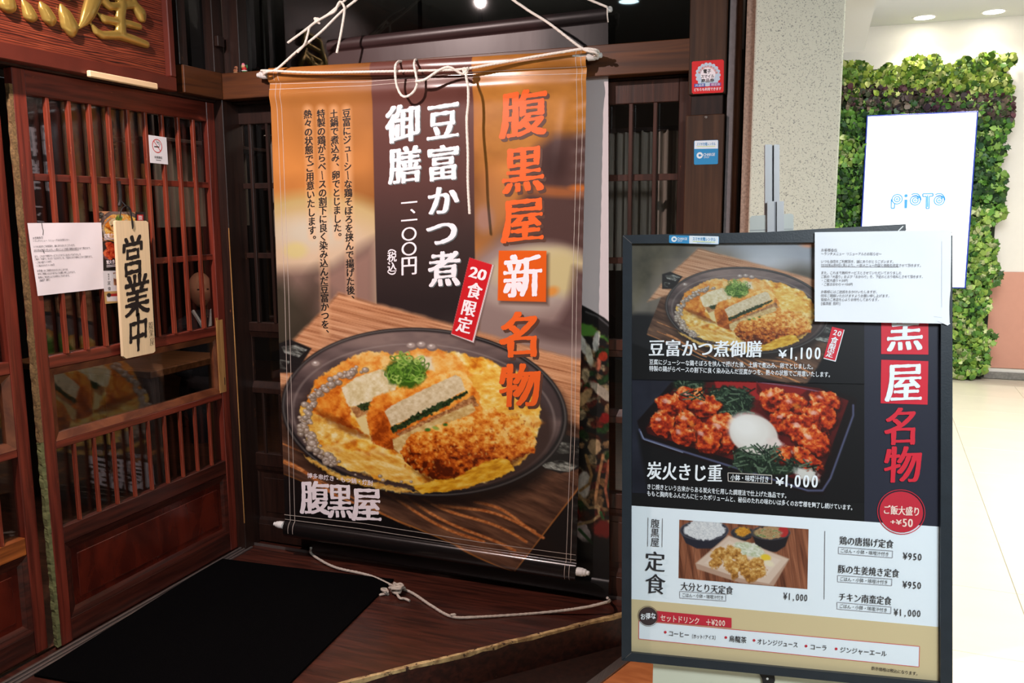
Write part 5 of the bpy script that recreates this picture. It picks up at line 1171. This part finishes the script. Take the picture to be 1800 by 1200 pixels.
letter(PF, [('2', 833.5, 478, 30, 27, -.26), ('0', 848, 482, 30, 27, -.26), ('食', 834.7, 510.7, 26, 30, -.26), ('限', 825, 541, 26, 30, -.26), ('定', 817, 570.7, 26, 30, -.26)], M_WTXT, fb, style=BW, e=.0011, name='tag_lettering')
htext(PF, '博多串焼き・もつ鍋・焼酎', (540, 835), (656, 849), 10, M_WTXT, fb, rot=0, style=('plain', .012), e=.0011)
letter(PF, [('腹', 553, 874, 52, 62, 0), ('黒', 598, 880, 46, 64, 0), ('屋', 644, 886, 54, 64, 0)], M_WTXT, fb, style=BW, e=.0011, name='shop_name')
# rods
for (a_, b_, ea, eb) in (((472, 131.5), (1034, 99), -1, 1), ((500, 922.5), (1014, 1003), -1, 1)):
    A_ = PF.w(*PF.st(*a_), 0)-PF.n*0; B_ = PF.w(*PF.st(*b_), 0)
    A_ = np.array([A_[0], 2.838, A_[2]]); B_ = np.array([B_[0], 2.838, B_[2]])
    V, Fs = lathe(A_, B_, [(0, .0105), (np.linalg.norm(B_-A_), .0105)], 14); mk('rod', V, Fs, M_PLAS, fb)
    for e_, s_ in ((A_, -1), (B_, 1)):
        d_ = (B_-A_)/np.linalg.norm(B_-A_)*s_; V, Fs = lathe(e_+d_*.0005, e_+d_*.05, [(0, .0155), (.022, .0155), (.026, .0135), (.034, .0125), (.037, .0085), (.046, .008), (.048, .005)], 16); mk('rod_cap', V, Fs, M_PLAS, fb, smooth=False)
def fp(x, y, yy): return at(x, y, y=yy)
def rope(pts, r=.0047, nm='hanging_rope'): V, Fs = tube(pts, r, 9, .0035, 420); return mk(nm, V, Fs, M_ROPE, fb)
apex = fp(752, -112, 2.80)
rope([fp(463, 131, 2.80), fp(470, 126, 2.79), fp(487, 121, 2.805), fp(522, 90, 2.805), fp(562, 58, 2.80), fp(602, 19, 2.80), fp(640, -12, 2.80), apex])
rope([fp(506, 75, 2.80), fp(535, 54, 2.795), fp(553, 40, 2.79), fp(575, 27, 2.785), fp(588, 20, 2.785), fp(594, 8, 2.785), fp(599, 3, 2.785), fp(605, 12, 2.785), fp(605, 24, 2.785), fp(599, 60, 2.785), fp(592, 93, 2.785)])
rope([fp(523, 92, 2.798), fp(535, 78, 2.792), fp(541, 60, 2.79), fp(545, 47, 2.788), fp(558, 37, 2.782), fp(578, 24, 2.79), fp(612, -4, 2.80), fp(640, -22, 2.80)], .0042)
knot(fp(557, 36, 2.788), .010, .0045, M_ROPE, fb, 4, 2, .5, az=(0, 1, 0), ay=(0, 0, 1))
rope([fp(1052, 98, 2.815), fp(1046, 92, 2.80), fp(1022, 84, 2.80), fp(965, 41, 2.80), fp(905, 2, 2.80), apex])
YR = 2.802
rope([fp(466, 128, YR), fp(461, 125.5, YR+.01), fp(468, 124, YR), fp(550, 127.5, YR), fp(650, 126, YR), fp(750, 124, YR), fp(812, 121.5, YR), fp(870, 112, YR), fp(925, 102, YR), fp(985, 92, YR), fp(1025, 86, YR), fp(1046, 87.5, YR+.005), fp(1052, 92, YR+.02), fp(1044, 97, YR+.01)], nm='tie_rope')
rope([fp(706, 108, 2.835), fp(700, 108.5, 2.815), fp(695, 116, YR-.012), fp(695, 134, YR-.014), fp(698, 152, YR-.010), fp(705.5, 167, YR-.010), fp(715, 169.5, YR-.010), fp(727, 161, YR-.01), fp(733, 147, YR-.012), fp(731, 130, YR-.014), fp(728, 114, YR-.010), fp(730, 105, 2.822), fp(733, 106, 2.838)], .0046, 'tie_rope')
rope([fp(731, 143, YR-.018), fp(740, 142, YR-.022), fp(750, 138, YR-.026), fp(771, 124, YR-.032), fp(788, 118, YR-.034), fp(802, 124, YR-.026), fp(812, 130, YR-.018), fp(818, 128, YR-.01)], .0050, 'tie_rope')
knot(fp(818, 124, YR-.012), .010, .0052, M_ROPE, fb, 7, 3, .6, az=(0, 1, 0), ay=(0, 0, 1))
rope([fp(819, 128, YR-.014), fp(820, 138, YR-.02), fp(823, 156, YR-.022), fp(823, 182, YR-.026), fp(820.5, 212, YR-.032), fp(822.5, 270, YR-.040), fp(822.5, 320, YR-.046), fp(825.5, 376, YR-.052)], .0050, 'tie_rope')
hk = thing('ceiling_hook', 'metal hook above the picture that carries the banner rope', 'hook', tuple(apex+np.array([0, 0, .02])))
V, Fs = tube([(apex[0], 2.80, ZS-.001), (apex[0], 2.80, apex[2]+.05), (apex[0]+.012, 2.80, apex[2]+.03), (apex[0], 2.80, apex[2]+.012), (apex[0]-.012, 2.80, apex[2]+.022)], .003, 8, .01); mk('hook_wire', V, Fs, M_STEEL, hk)

# ------------------------------------------------------------------ stickers on the post
PP = Panel((0, YQ-.0006, 0), (1, 0, 0), (0, -1, 0))
rs = thing('red_sticker', 'red square voucher sticker near the top of the right post', 'sticker', tuple(PP.hit(1244, 135)))
PP.quad('sticker_sheet', [(1218, 108), (1270, 104.5), (1272.5, 107), (1272, 160), (1270, 162.5), (1218.5, 165), (1216.3, 162.5), (1216, 110)], mat('sticker_red', (222, 44, 46), .4), rs, e=0, thick=.0006)
PPf = Panel((0, YQ-.0013, 0), (1, 0, 0), (0, -1, 0))
LB = mat('pale_blue', (196, 214, 232), .5); 
for k in range(18):
    a_ = 2*math.pi*k/18; 
    if math.sin(a_) > -.75: PPf.disc('scallop', 1244.5+19*math.cos(a_), 132-19*math.sin(a_), 3.4, LB, rs, e=.0001, n=12)
PPf.disc('badge', 1244.5, 132, 19.5, LB, rs, e=.0003); PPf.disc('badge_core', 1244.5, 131, 13, M_WTXT, rs, e=.0005)
arc = '東京都内共通商品券'
letter(PPf, [(c_, 1244.5-16*math.cos(.35+2.45*i/8), 133-16*math.sin(.35+2.45*i/8), 4.6, 5, (1.57-(.35+2.45*i/8))) for i, c_ in enumerate(arc)], M_ORANGE, rs, e=.0007)
htext(PPf, '電子', (1236, 125.5), (1250, 124.8), 8, M_INK, rs, rot=0, style=('plain', .02), e=.0008); htext(PPf, 'スマイル', (1232, 134.5), (1255.5, 133.5), 7, M_INK, rs, rot=0, style=('plain', .02), e=.0008); htext(PPf, '商品券', (1232.5, 142), (1255.5, 140.8), 7, M_INK, rs, rot=0, style=('plain', .02), e=.0008)
PPf.quad('pill', [(1220.5, 147.5), (1239.5, 146.5), (1239.3, 152.5), (1220.3, 153.3)], mat('pill_blue', (60, 90, 170), .5), rs, e=.0008); PPf.quad('pill', [(1248, 146), (1267.5, 145), (1267.3, 151), (1247.8, 152)], mat('pill_purple', (150, 80, 150), .5), rs, e=.0008)
htext(PPf, '共通券', (1222, 150.3), (1238, 149.5), 5, M_WTXT, rs, rot=0, e=.0010); htext(PPf, '限定券', (1250, 148.9), (1266, 148.1), 5, M_WTXT, rs, rot=0, e=.0010); htext(PPf, 'どちらも利用できます', (1219.5, 157.8), (1268, 155.6), 6, M_WTXT, rs, rot=0, style=('plain', .02), e=.0008)
PQ = Panel((0, YQ-.0066, 0), (1, 0, 0), (0, -1, 0)); PQf = Panel((0, YQ-.0073, 0), (1, 0, 0), (0, -1, 0))
SB = mat('sticker_blue', (52, 142, 196), .4); SWH = mat('sticker_white', (228, 236, 244), .4); YL = mat('yellow_line', (206, 220, 90), .5)
bs = thing('blue_sticker', 'blue and white phone charging sticker on the right post', 'sticker', tuple(PQ.hit(1241, 267)))
PQ.quad('sticker_sheet', [(1222, 247), (1261, 245.8), (1262.8, 247.5), (1262, 287), (1260.5, 288.3), (1221.5, 289.5), (1220, 288), (1220, 249)], SB, bs, e=0, thick=.0005)
PQf.quad('white_band', [(1221, 247.5), (1262, 246.3), (1262, 261), (1220.5, 261.6)], SWH, bs, e=.0001); htext(PQf, 'スマホ充電レンタル', (1224.5, 253.4), (1258, 252.6), 6.2, SB, bs, rot=0, style=('plain', .012), e=.0004); PQf.strokes('yellow_line', [[(1225, 257.6), (1257, 257)]], .8, YL, bs, .0004)
PQf.disc('logo_ring', 1230, 273, 5.6, SWH, bs, e=.0003, r2=2.2, n=24); PQf.strokes('logo_bolt', [[(1229, 273.5), (1233.5, 273)]], 1.3, SB, bs, .0005); htext(PQf, 'CHARGE', (1236.5, 271.7), (1257.5, 271.2), 7, SWH, bs, rot=0, style=('plain', .014), e=.0004); htext(PQf, 'SPOT', (1236.8, 276.6), (1247, 276.4), 4.5, SWH, bs, rot=0, e=.0004)

# ------------------------------------------------------------------ menu board on its stand
vd = ray(-7143, 362); ux = -vd; ux[2] = 0; ux /= np.linalg.norm(ux); uy = UP-ux*(UP@ux); uy /= np.linalg.norm(uy); nb = np.cross(ux, uy)
O = CAM+ray(1095, 1157)/F*1.75
PB = Panel(O, ux, nb, uy)
mb = thing('menu_board_stand', 'black framed menu board on a leaning metal stand in front of the pillar', 'menu board', (float(O[0])+.3, float(O[1])+.05, LZ))
PB.quad('back_panel', [(1097, 416), (1669, 414), (1669, 1212), (1097, 1156)], M_FRAME, mb, e=-.014, thick=.012)
BLK = mat('board_black', (22, 22, 24), .35); NVY = mat('board_navy', (42, 44, 58), .35); BWT = mat('board_white', (232, 242, 250), .35); TAN = mat('board_tan', (212, 194, 152), .35)
PB.quad('poster_dark_area', [(1110, 426), (1652, 424), (1651, 926), (1110, 889)], BLK, mb, e=-.0015)
PB.quad('poster_navy_column', [(1519.5, 424), (1652, 424), (1651, 925.6), (1519.5, 916.5)], NVY, mb, e=-.0012)
PB.quad('poster_white_area', [(1110, 888.5), (1651, 925.5), (1650, 1102), (1110, 1052.8)], BWT, mb, e=-.0012)
PB.quad('poster_tan_area', [(1110, 1052.8), (1650, 1102), (1651, 1197), (1110, 1145)], TAN, mb, e=-.0012)
# photos on the poster
def photo(name, pts, nx, ny, paint):
    A = [PB.st(*q) for q in pts]; U, Vv = np.meshgrid(np.linspace(0, 1, nx), np.linspace(0, 1, ny)); S, T = warp(A, U, Vv)
    return grid_print(name, PB, S, T, paint, V_PRINT, mb, eps=-.0009, smooth=False)
def paint_b1(cv):
    cv.c[:] = (24, 24, 27)
    back = tex([(0, (78, 72, 62)), (.5, (120, 112, 100)), (1, (150, 140, 128))], 90, 60, 3, 3)
    cv.poly([(1100, 420), (1520, 415), (1450, 520), (1380, 560), (1111, 550)], back, 10); cv.poly([(1111, 425), (1190, 428), (1160, 480), (1111, 545)], tex([(0, (66, 62, 50)), (1, (118, 108, 84))], 40, 40, 4), 26)
    cv.poly([(1230, 420), (1440, 415), (1440, 470), (1330, 455)], (158, 164, 176), 26); cv.ell(1345, 455, 40, 22, (186, 192, 202), 0, 26); cv.ell(1424, 430, 16, 5, (226, 150, 110), 0, 5)
    Xc = (cv.X-1296)/.575+715; Yc = (cv.Y-508)/.515+652-.03*(cv.X-1296)
    sub = Cv(Xc, Yc, cv.c.copy()); plate(sub)
    lum = sub.c.mean(1, keepdims=True); cv.c[:] = sub.c*.80+lum*.10+28*.6
    # the picture fades to black at the lower left and right
    cv.poly([(1100, 600), (1113, 604), (1180, 628), (1260, 650), (1330, 663), (1380, 672), (1380, 720), (1100, 720)], (24, 24, 26), 3)
    cv.poly([(1455, 560), (1530, 560), (1530, 700), (1418, 676), (1440, 640), (1470, 585)], (24, 24, 28), 4)
photo('cutlet_photo', [(1111, 428), (1519.5, 426), (1519.5, 676), (1111, 668)], 370, 240, paint_b1)
def paint_b2(cv): cv.c[:] = (20, 19, 22); cv.poly([(1105, 660), (1190, 668), (1120, 760), (1140, 870), (1105, 880)], tex([(0, (30, 31, 42)), (1, (46, 48, 62))], 60, 60, 3), 8); boxmeal(cv)
photo('chicken_box_photo', [(1111, 666), (1519.5, 674), (1519.5, 884), (1111, 866)], 400, 205, paint_b2)
photo('set_meal_photo', [(1194, 913.3), (1421.5, 929.9), (1419.3, 1035.5), (1192.7, 1016)], 230, 112, bento)
BS = ('brush', .030, .006, .03, .008, 1); MN = ('brush', .016, -.004, .0, .004, 1)
WB = mat('board_ink_white', (240, 246, 252), .4); RB = mat('board_ink_red', (214, 38, 58), .4)
htext(PB, '豆富かつ煮御膳', (1140, 611), (1340, 613.5), 31, WB, mb, style=BS); htext(PB, '¥', (1368, 622), (1383, 622), 19, WB, mb, style=('plain', .02))
letter(PB, [(c_, x, 620.5, 21, 29, 0) for c_, x in (('1', 1391), ('1', 1409), ('0', 1422), ('0', 1437))]+[(',', 1399.5, 620.5, 20, 27, 0)], WB, mb, style=BS)
htext(PB, '豆腐にジューシーな鶏そぼろを挟んで揚げた後、土鍋で煮込み、卵でとじました。', (1141, 635.7), (1434, 644.3), 10.5, WB, mb, rot=0, style=('plain', .010)); htext(PB, '特製の鶏がらベースの割下に良く染み込んだ豆腐かつを、熱々の状態でご用意いたします。', (1141, 647.2), (1464, 658.3), 10.5, WB, mb, rot=0, style=('plain', .010))
PB.quad('tag_edge', [(1462.7, 574), (1484.6, 579.5), (1469, 635.5), (1447.5, 630)], WB, mb, e=-.0005); PB.quad('tag', [(1462.7, 574), (1483.4, 579), (1467.8, 633.5), (1447.7, 628.3)], RB, mb, e=-.0002)
letter(PB, [('2', 1468, 584, 13, 13, -.26), ('0', 1475.5, 586, 13, 13, -.26), ('食', 1466.5, 598, 13, 13.5, -.26), ('限', 1462.5, 610, 13, 13.5, -.26), ('定', 1459, 621.5, 13, 13.5, -.26)], WB, mb, style=BT)
for q in ([(1549, 538), (1632, 540), (1632, 623), (1549, 622)], [(1549, 632), (1632, 634.5), (1630.6, 711), (1548, 708.5)]): PB.quad('red_square', q, RB, mb, e=-.0004)
BBG = ('brush', .030, .004, .06, .014, 1)
letter(PB, [('黒', 1591, 577, 66, 84, 0), ('屋', 1589, 671, 68, 74, 0)], WB, mb, style=BBG); letter(PB, [('名', 1585, 749, 64, 70, 0), ('物', 1587, 816, 68, 68, 0)], RB, mb, style=BBG)
CR = mat('board_round_red', (196, 42, 60), .4); PB.disc('round_tag', 1584, 899.5, 38.5, CR, mb, e=.0002); PB.disc('round_tag_rim', 1584, 899.5, 42.5, CR, mb, e=.0002, r2=41)
PK_ = mat('ink_cream', (246, 218, 206), .5); htext(PB, 'ご飯大盛り', (1552, 894.8), (1617.5, 899), 17, PK_, mb, style=BS, e=.001); htext(PB, '+¥', (1564, 916.6), (1585, 917.5), 12, PK_, mb, style=BS, e=.001); letter(PB, [('5', 1590, 918, 17, 20, 0), ('0', 1600, 918.5, 17, 20, 0)], PK_, mb, style=BS, e=.001)
htext(PB, '炭火きじ重', (1137, 826), (1270, 832), 33, WB, mb, rot=0, style=BS)
def obox(p, wd, m): PB.strokes('label_box', [p+[p[0]]], wd, m, mb, .0003)
obox([(1279.6, 830.7), (1356.5, 835), (1356.5, 849.8), (1280, 845.4)], 1.3, mat('box_cream', (206, 198, 190), .5)); htext(PB, '小鉢・味噌汁付き', (1284, 838.5), (1352, 842.3), 11.5, WB, mb, rot=0, style=('plain', .014))
htext(PB, '¥', (1363, 845.6), (1378, 846.2), 19, WB, mb, style=('plain', .02)); letter(PB, [('1', 1382.5, 844.3, 22, 30, 0), (',', 1391, 844.5, 20, 27, 0), ('0', 1402, 844.8, 22, 30, 0), ('0', 1417, 845.2, 22, 30, 0), ('0', 1432, 845.6, 22, 30, 0)], WB, mb, style=BS)
htext(PB, 'きじ焼きという古来からある炭火を使用した調理法で仕上げた逸品です。', (1137, 854.5), (1387, 871), 10.5, WB, mb, rot=None, style=('plain', .010)); htext(PB, 'ももと胸肉をふんだんに使ったボリュームと、秘伝のたれの味わいは多くのお客様を魅了し続けています。', (1137, 866.4), (1503, 892), 10.5, WB, mb, rot=None, style=('plain', .010))
PB.strokes('rule_line', [[(1139.3, 909.3), (1138.5, 960)], [(1164.7, 910.7), (1163.9, 961)]], .8, M_GREYINK, mb, .0003); PB.strokes('rule_line', [[(1450, 933), (1448.8, 1053)]], .9, M_GREYINK, mb, .0003)
IB = mat('board_ink_black', (34, 34, 40), .5)
letter(PB, [('腹', 1152, 919.5, 16, 17, 0), ('黒', 1151.6, 936, 16, 17, 0), ('屋', 1151.6, 952.5, 16, 17, 0)], IB, mb, style=('plain', .0)); letter(PB, [('定', 1151.5, 986.5, 37, 38, 0), ('食', 1152, 1026, 37, 38, 0)], IB, mb, style=MN)
htext(PB, '大分とり天定食', (1196.5, 1029.3), (1289, 1037.5), 16, IB, mb, rot=None, style=MN)
SM = 'ごはん・小鉢・味噌汁付き'; GB = mat('box_grey', (130, 130, 140), .5)
for (c_, p_, q_) in (([(1195, 1038.7), (1276, 1044), (1276, 1056), (1195, 1050.5)], (1199, 1044.8), (1272.5, 1050)), ([(1474, 961), (1569.2, 968), (1568.8, 980), (1474, 972.5)], (1477, 966.8), (1563, 973.6)), ([(1472.5, 1010.7), (1568, 1017.3), (1567.5, 1029), (1472.5, 1022)], (1476, 1016.5), (1561, 1023)), ([(1471.5, 1058), (1566.5, 1066.3), (1566, 1077.9), (1471.5, 1070)], (1475, 1064), (1560, 1072))):
    obox(c_, .8, GB); htext(PB, SM, p_, q_, 8, IB, mb, rot=None, style=('plain', .0))
htext(PB, '鶏の唐揚げ定食', (1475.5, 949), (1571, 956), 16, IB, mb, rot=None, style=MN); htext(PB, '豚の生姜焼き定食', (1473, 999), (1581, 1007.5), 16, IB, mb, rot=None, style=MN); htext(PB, 'チキン南蛮定食', (1474, 1048), (1567.5, 1055.8), 16, IB, mb, rot=None, style=MN)
for s_, p_, q_ in (('¥950', (1587, 976.6), (1621, 978.8)), ('¥950', (1586.5, 1026.8), (1620, 1028.8)), ('¥1,000', (1571, 1075.3), (1619, 1078)), ('¥1,000', (1377, 1047), (1420, 1050.5))): htext(PB, s_, p_, q_, 17, IB, mb, rot=None, style=('plain', .006))
PB.quad('drink_box', [(1123, 1091), (1616.5, 1136), (1615.5, 1172), (1122.8, 1122.7)], BWT, mb, e=-.0008); PB.strokes('drink_box_line', [[(1123, 1091), (1616.5, 1136), (1615.5, 1172), (1122.8, 1122.7), (1123, 1091)]], .9, RB, mb, -.0005)
PB.quad('red_band', [(1154, 1073.3), (1286, 1085.9), (1286, 1103.5), (1154, 1092.5)], CR, mb, e=-.0004); PB.disc('dark_round_tag', 1139.3, 1082.7, 16.3, mat('board_brown', (58, 44, 46), .5), mb, e=.0002); PB.disc('dark_round_rim', 1139.3, 1082.7, 18.2, mat('rim_brown', (120, 96, 80), .5), mb, e=.0001, r2=17.5)
htext(PB, 'お得な', (1125.5, 1083.5), (1153, 1081.5), 12, WB, mb, style=('plain', .02), rot=.08); htext(PB, 'セットドリンク', (1160.5, 1084.8), (1230, 1091.2), 13, PK_, mb, rot=None, style=('plain', .014)); htext(PB, '＋¥200', (1240, 1092.4), (1275, 1095), 14, PK_, mb, rot=None, style=('plain', .02))
for x, y in ((1169.5, 1110.7), (1275.9, 1120), (1325.5, 1125), (1417, 1135), (1469.9, 1140)): PB.disc('bullet', x, y, 2.4, CR, mb, e=.0003, n=14)
for s_, p_, q_, h_ in (('コーヒー', (1175, 1112.3), (1212, 1115.7), 11), ('（ホット/アイス）', (1213, 1117.3), (1262, 1120.5), 8.5), ('烏龍茶', (1281.5, 1121.5), (1312.5, 1124.5), 12), ('オレンジジュース', (1331, 1126.5), (1403, 1133), 11), ('コーラ', (1423.5, 1136), (1454, 1138.5), 11), ('ジンジャーエール', (1476.5, 1141), (1559, 1148.5), 11), ('表示価格は税込になります。', (1531.5, 1173.5), (1617, 1184), 7)):
    htext(PB, s_, p_, q_, h_, IB, mb, rot=None, style=('plain', .008))
# frame
PB.quad('frame_bar', [(1095, 414.5), (1111, 429), (1110, 1144), (1093, 1157.5)], M_FRAME, mb, e=-.002, thick=.010); PB.quad('frame_bar', [(1672, 414), (1672, 1214), (1651, 1197), (1652, 426)], M_FRAME, mb, e=-.002, thick=.010)
PB.quad('frame_bar', [(1093.5, 1158), (1110.5, 1144.5), (1651, 1197.5), (1672, 1215)], M_FRAME, mb, e=-.002, thick=.0099); PB.quad('frame_bar', [(1095, 414), (1400, 407.5), (1672, 409), (1652, 425.5), (1111.5, 428.5)], M_FRAME, mb, e=-.002, thick=.0099)
PB.quad('raised_rail', [(1270, 411.5), (1440, 401), (1594.5, 392.5), (1595.5, 403), (1582, 415), (1272, 416)], M_FRAME, mb, e=-.020, thick=.010); PB.strokes('mitre_glint', [[(1581, 405), (1590, 396)]], 2, M_PLAS, mb, -.0095)  # white glint on the rail's mitre, drawn as a bright stroke
PB.strokes('corner_mitre', [[(1095.5, 415), (1111, 428.5)], [(1100, 1153), (1110.5, 1144)]], .8, M_STEEL, mb, .0082)
# stand
def col(nm, x0, x1, y0, y1, m, e, th_): return PB.quad(nm, [(x0, y0), (x1, y0), (x1, y1), (x0, y1)], m, mb, e=e, thick=th_)
col('pole', 1347.5, 1360, 248, 470, M_ALU, -.045, .016); col('pole', 1363.5, 1373.5, 248, 470, M_ALU, -.045, .016); col('pole_groove', 1360.2, 1363.3, 248.5, 470, M_ALUD, -.045, .010)
PB.quad('bracket_plate', [(1320, 380), (1324, 376), (1350, 374.5), (1394, 372), (1398, 375), (1398, 406), (1394, 409.5), (1320, 409.5)], mat('bracket_grey', (176, 178, 172), .4, .2), mb, e=-.028, thick=.003); PB.strokes('plate_fold', [[(1320, 402), (1397, 399.5)]], .8, M_ALUD, mb, -.0245)
col('bracket_channel', 1350.5, 1363, 351, 440, M_ALU, -.0245, .007); col('bracket_channel', 1367.5, 1380, 351, 440, M_ALU, -.0245, .007); col('channel_groove', 1363.2, 1367.3, 351.5, 440, M_ALUD, -.0245, .003)
zfl = (LZ+.002-O[2])/uy[2]
def pbox(nm, s0, s1, t0_, t1_, e0_, e1_, m):
    V = []
    for e_ in (e0_, e1_):
        for s_, t_ in ((s0, t0_), (s1, t0_), (s1, t1_), (s0, t1_)): V.append(O+ux*s_+uy*t_+nb*e_)
    return mk(nm, V, [[3, 2, 1, 0], [4, 5, 6, 7], [0, 1, 5, 4], [1, 2, 6, 5], [2, 3, 7, 6], [3, 0, 4, 7]], m, mb)
sA = PB.st(1148, 1164)
pbox('cross_rail', sA[0], sA[0]+.56, -.062, -.0085, -.040, -.012, M_CREAM); pbox('cross_rail_lip', sA[0]-.003, sA[0]+.563, -.0085, -.004, -.042, -.008, M_CREAM)
for s_ in (sA[0]+.003, sA[0]+.505): pbox('leg', s_, s_+.05, zfl, -.0625, -.040, -.014, M_CREAM)
pbox('post', sA[0]+.24, sA[0]+.27, zfl, .86, -.062, -.046, M_ALU)
for s_ in (sA[0]+.003, sA[0]+.505):
    p_ = O+ux*(s_+.025)+uy*zfl; V = []
    for z_ in (LZ+.001, LZ+.022):
        for a_, b_ in ((-.025, -.18), (.025, -.18), (.025, .2), (-.025, .2)): V.append((p_[0]+ux[0]*a_-ux[1]*0+(-nb[0])*b_*-0+(-ux[1])*b_, p_[1]+ux[1]*a_+ux[0]*b_, z_))
    mk('foot', V, [[3, 2, 1, 0], [4, 5, 6, 7], [0, 1, 5, 4], [1, 2, 6, 5], [2, 3, 7, 6], [3, 0, 4, 7]], M_CREAM, mb)
PB.quad('clip', [(1335, 1186), (1362, 1188.5), (1363, 1197), (1360, 1208), (1342, 1206), (1340, 1194)], M_CORD, mb, e=-.010, thick=.004); PB.disc('clip_hole', 1349.5, 1194.5, 2.2, M_PLAS, mb, e=-.0055, n=14)
# frame sticker
PBF = Panel(O+nb*.0085, ux, nb, uy)
fs = thing('charging_sticker', 'small blue and white charging sticker on the top edge of the menu board frame', 'sticker', tuple(PBF.hit(1220, 421)))
PBF.quad('sticker_sheet', [(1177, 413.2), (1262.5, 415.2), (1264, 417), (1263.7, 428), (1262, 429.5), (1177.5, 427), (1176, 425.5), (1176, 414.5)], SB, fs, e=0, thick=.0005)
PBF.quad('white_band', [(1211.5, 414.2), (1263, 415.5), (1263, 429), (1211.5, 427.8)], SWH, fs, e=.0007); htext(PBF, 'スマホ充電レンタル', (1217, 419.6), (1258, 420.8), 7, SB, fs, rot=0, style=('plain', .014), e=.0010); PBF.strokes('yellow_line', [[(1218, 424.3), (1257, 425.4)]], .8, YL, fs, .0010); PBF.strokes('small_print', [[(1225, 426.3), (1250, 427)]], .5, SB, fs, .0010)
PBF.disc('logo_ring', 1185, 420.3, 5, SWH, fs, e=.0009, r2=2, n=24); PBF.strokes('logo_bolt', [[(1184, 420.6), (1188, 420.4)]], 1.2, SB, fs, .0011); htext(PBF, 'CHARGE', (1190.5, 419.3), (1208.5, 419.8), 6, SWH, fs, rot=0, style=('plain', .014), e=.0009); htext(PBF, 'SPOT', (1190.8, 423.5), (1199.5, 423.7), 4, SWH, fs, rot=0, e=.0009)
# notice paper taped over the corner
PNP = Panel(O+nb*.011, ux, nb, uy)
c0 = PNP.st(1655, 480)[0]
PNP.disp = lambda s, t: .0012*np.sin(s*30+t*11)*np.sin(t*24)-.003*np.clip((s-c0)/.02, 0, 1)**2
npb = thing('notice_paper', 'white printed notice taped over the top right corner of the menu board', 'notice', tuple(PNP.hit(1550, 487)))
PNP.quad('sheet', [(1432, 408.2), (1672.5, 404.3), (1671.5, 568.8), (1432, 564.8)], M_PAPERB, npb, e=0, sub=34)
PNP.quad('torn_corner', [(1645, 563), (1655, 559), (1671.5, 568.5), (1666, 572), (1652, 566)], M_PAPERB, npb, e=.001); PNP.strokes('crease', [[(1655, 424), (1655.5, 540)], [(1641, 556), (1656, 558)]], .7, mat('crease_grey', (206, 212, 222), .6), npb, .0006)
ys = (439.4, 445.9, 459.3, 466, 479.2, 485.9, 492.6, 499.3, 512.5, 519.5, 526.2, 532.9); xe = (1471.7, 1550, 1574, 1622, 1585, 1625, 1490.6, 1499, 1545, 1566.5, 1548, 1478)
for s_, y_, x_ in zip(NOTICE, ys, xe): htext(PNP, s_, (1443, y_), (x_, y_+.2), 6, M_GREYINK, npb, rot=0, style=('plain', .0), e=.0016)
PNP.strokes('underline', [[(1443, 468.8), (1580, 469)]], .6, M_GREYINK, npb, .0016)

bpy.data.objects.remove(_to)
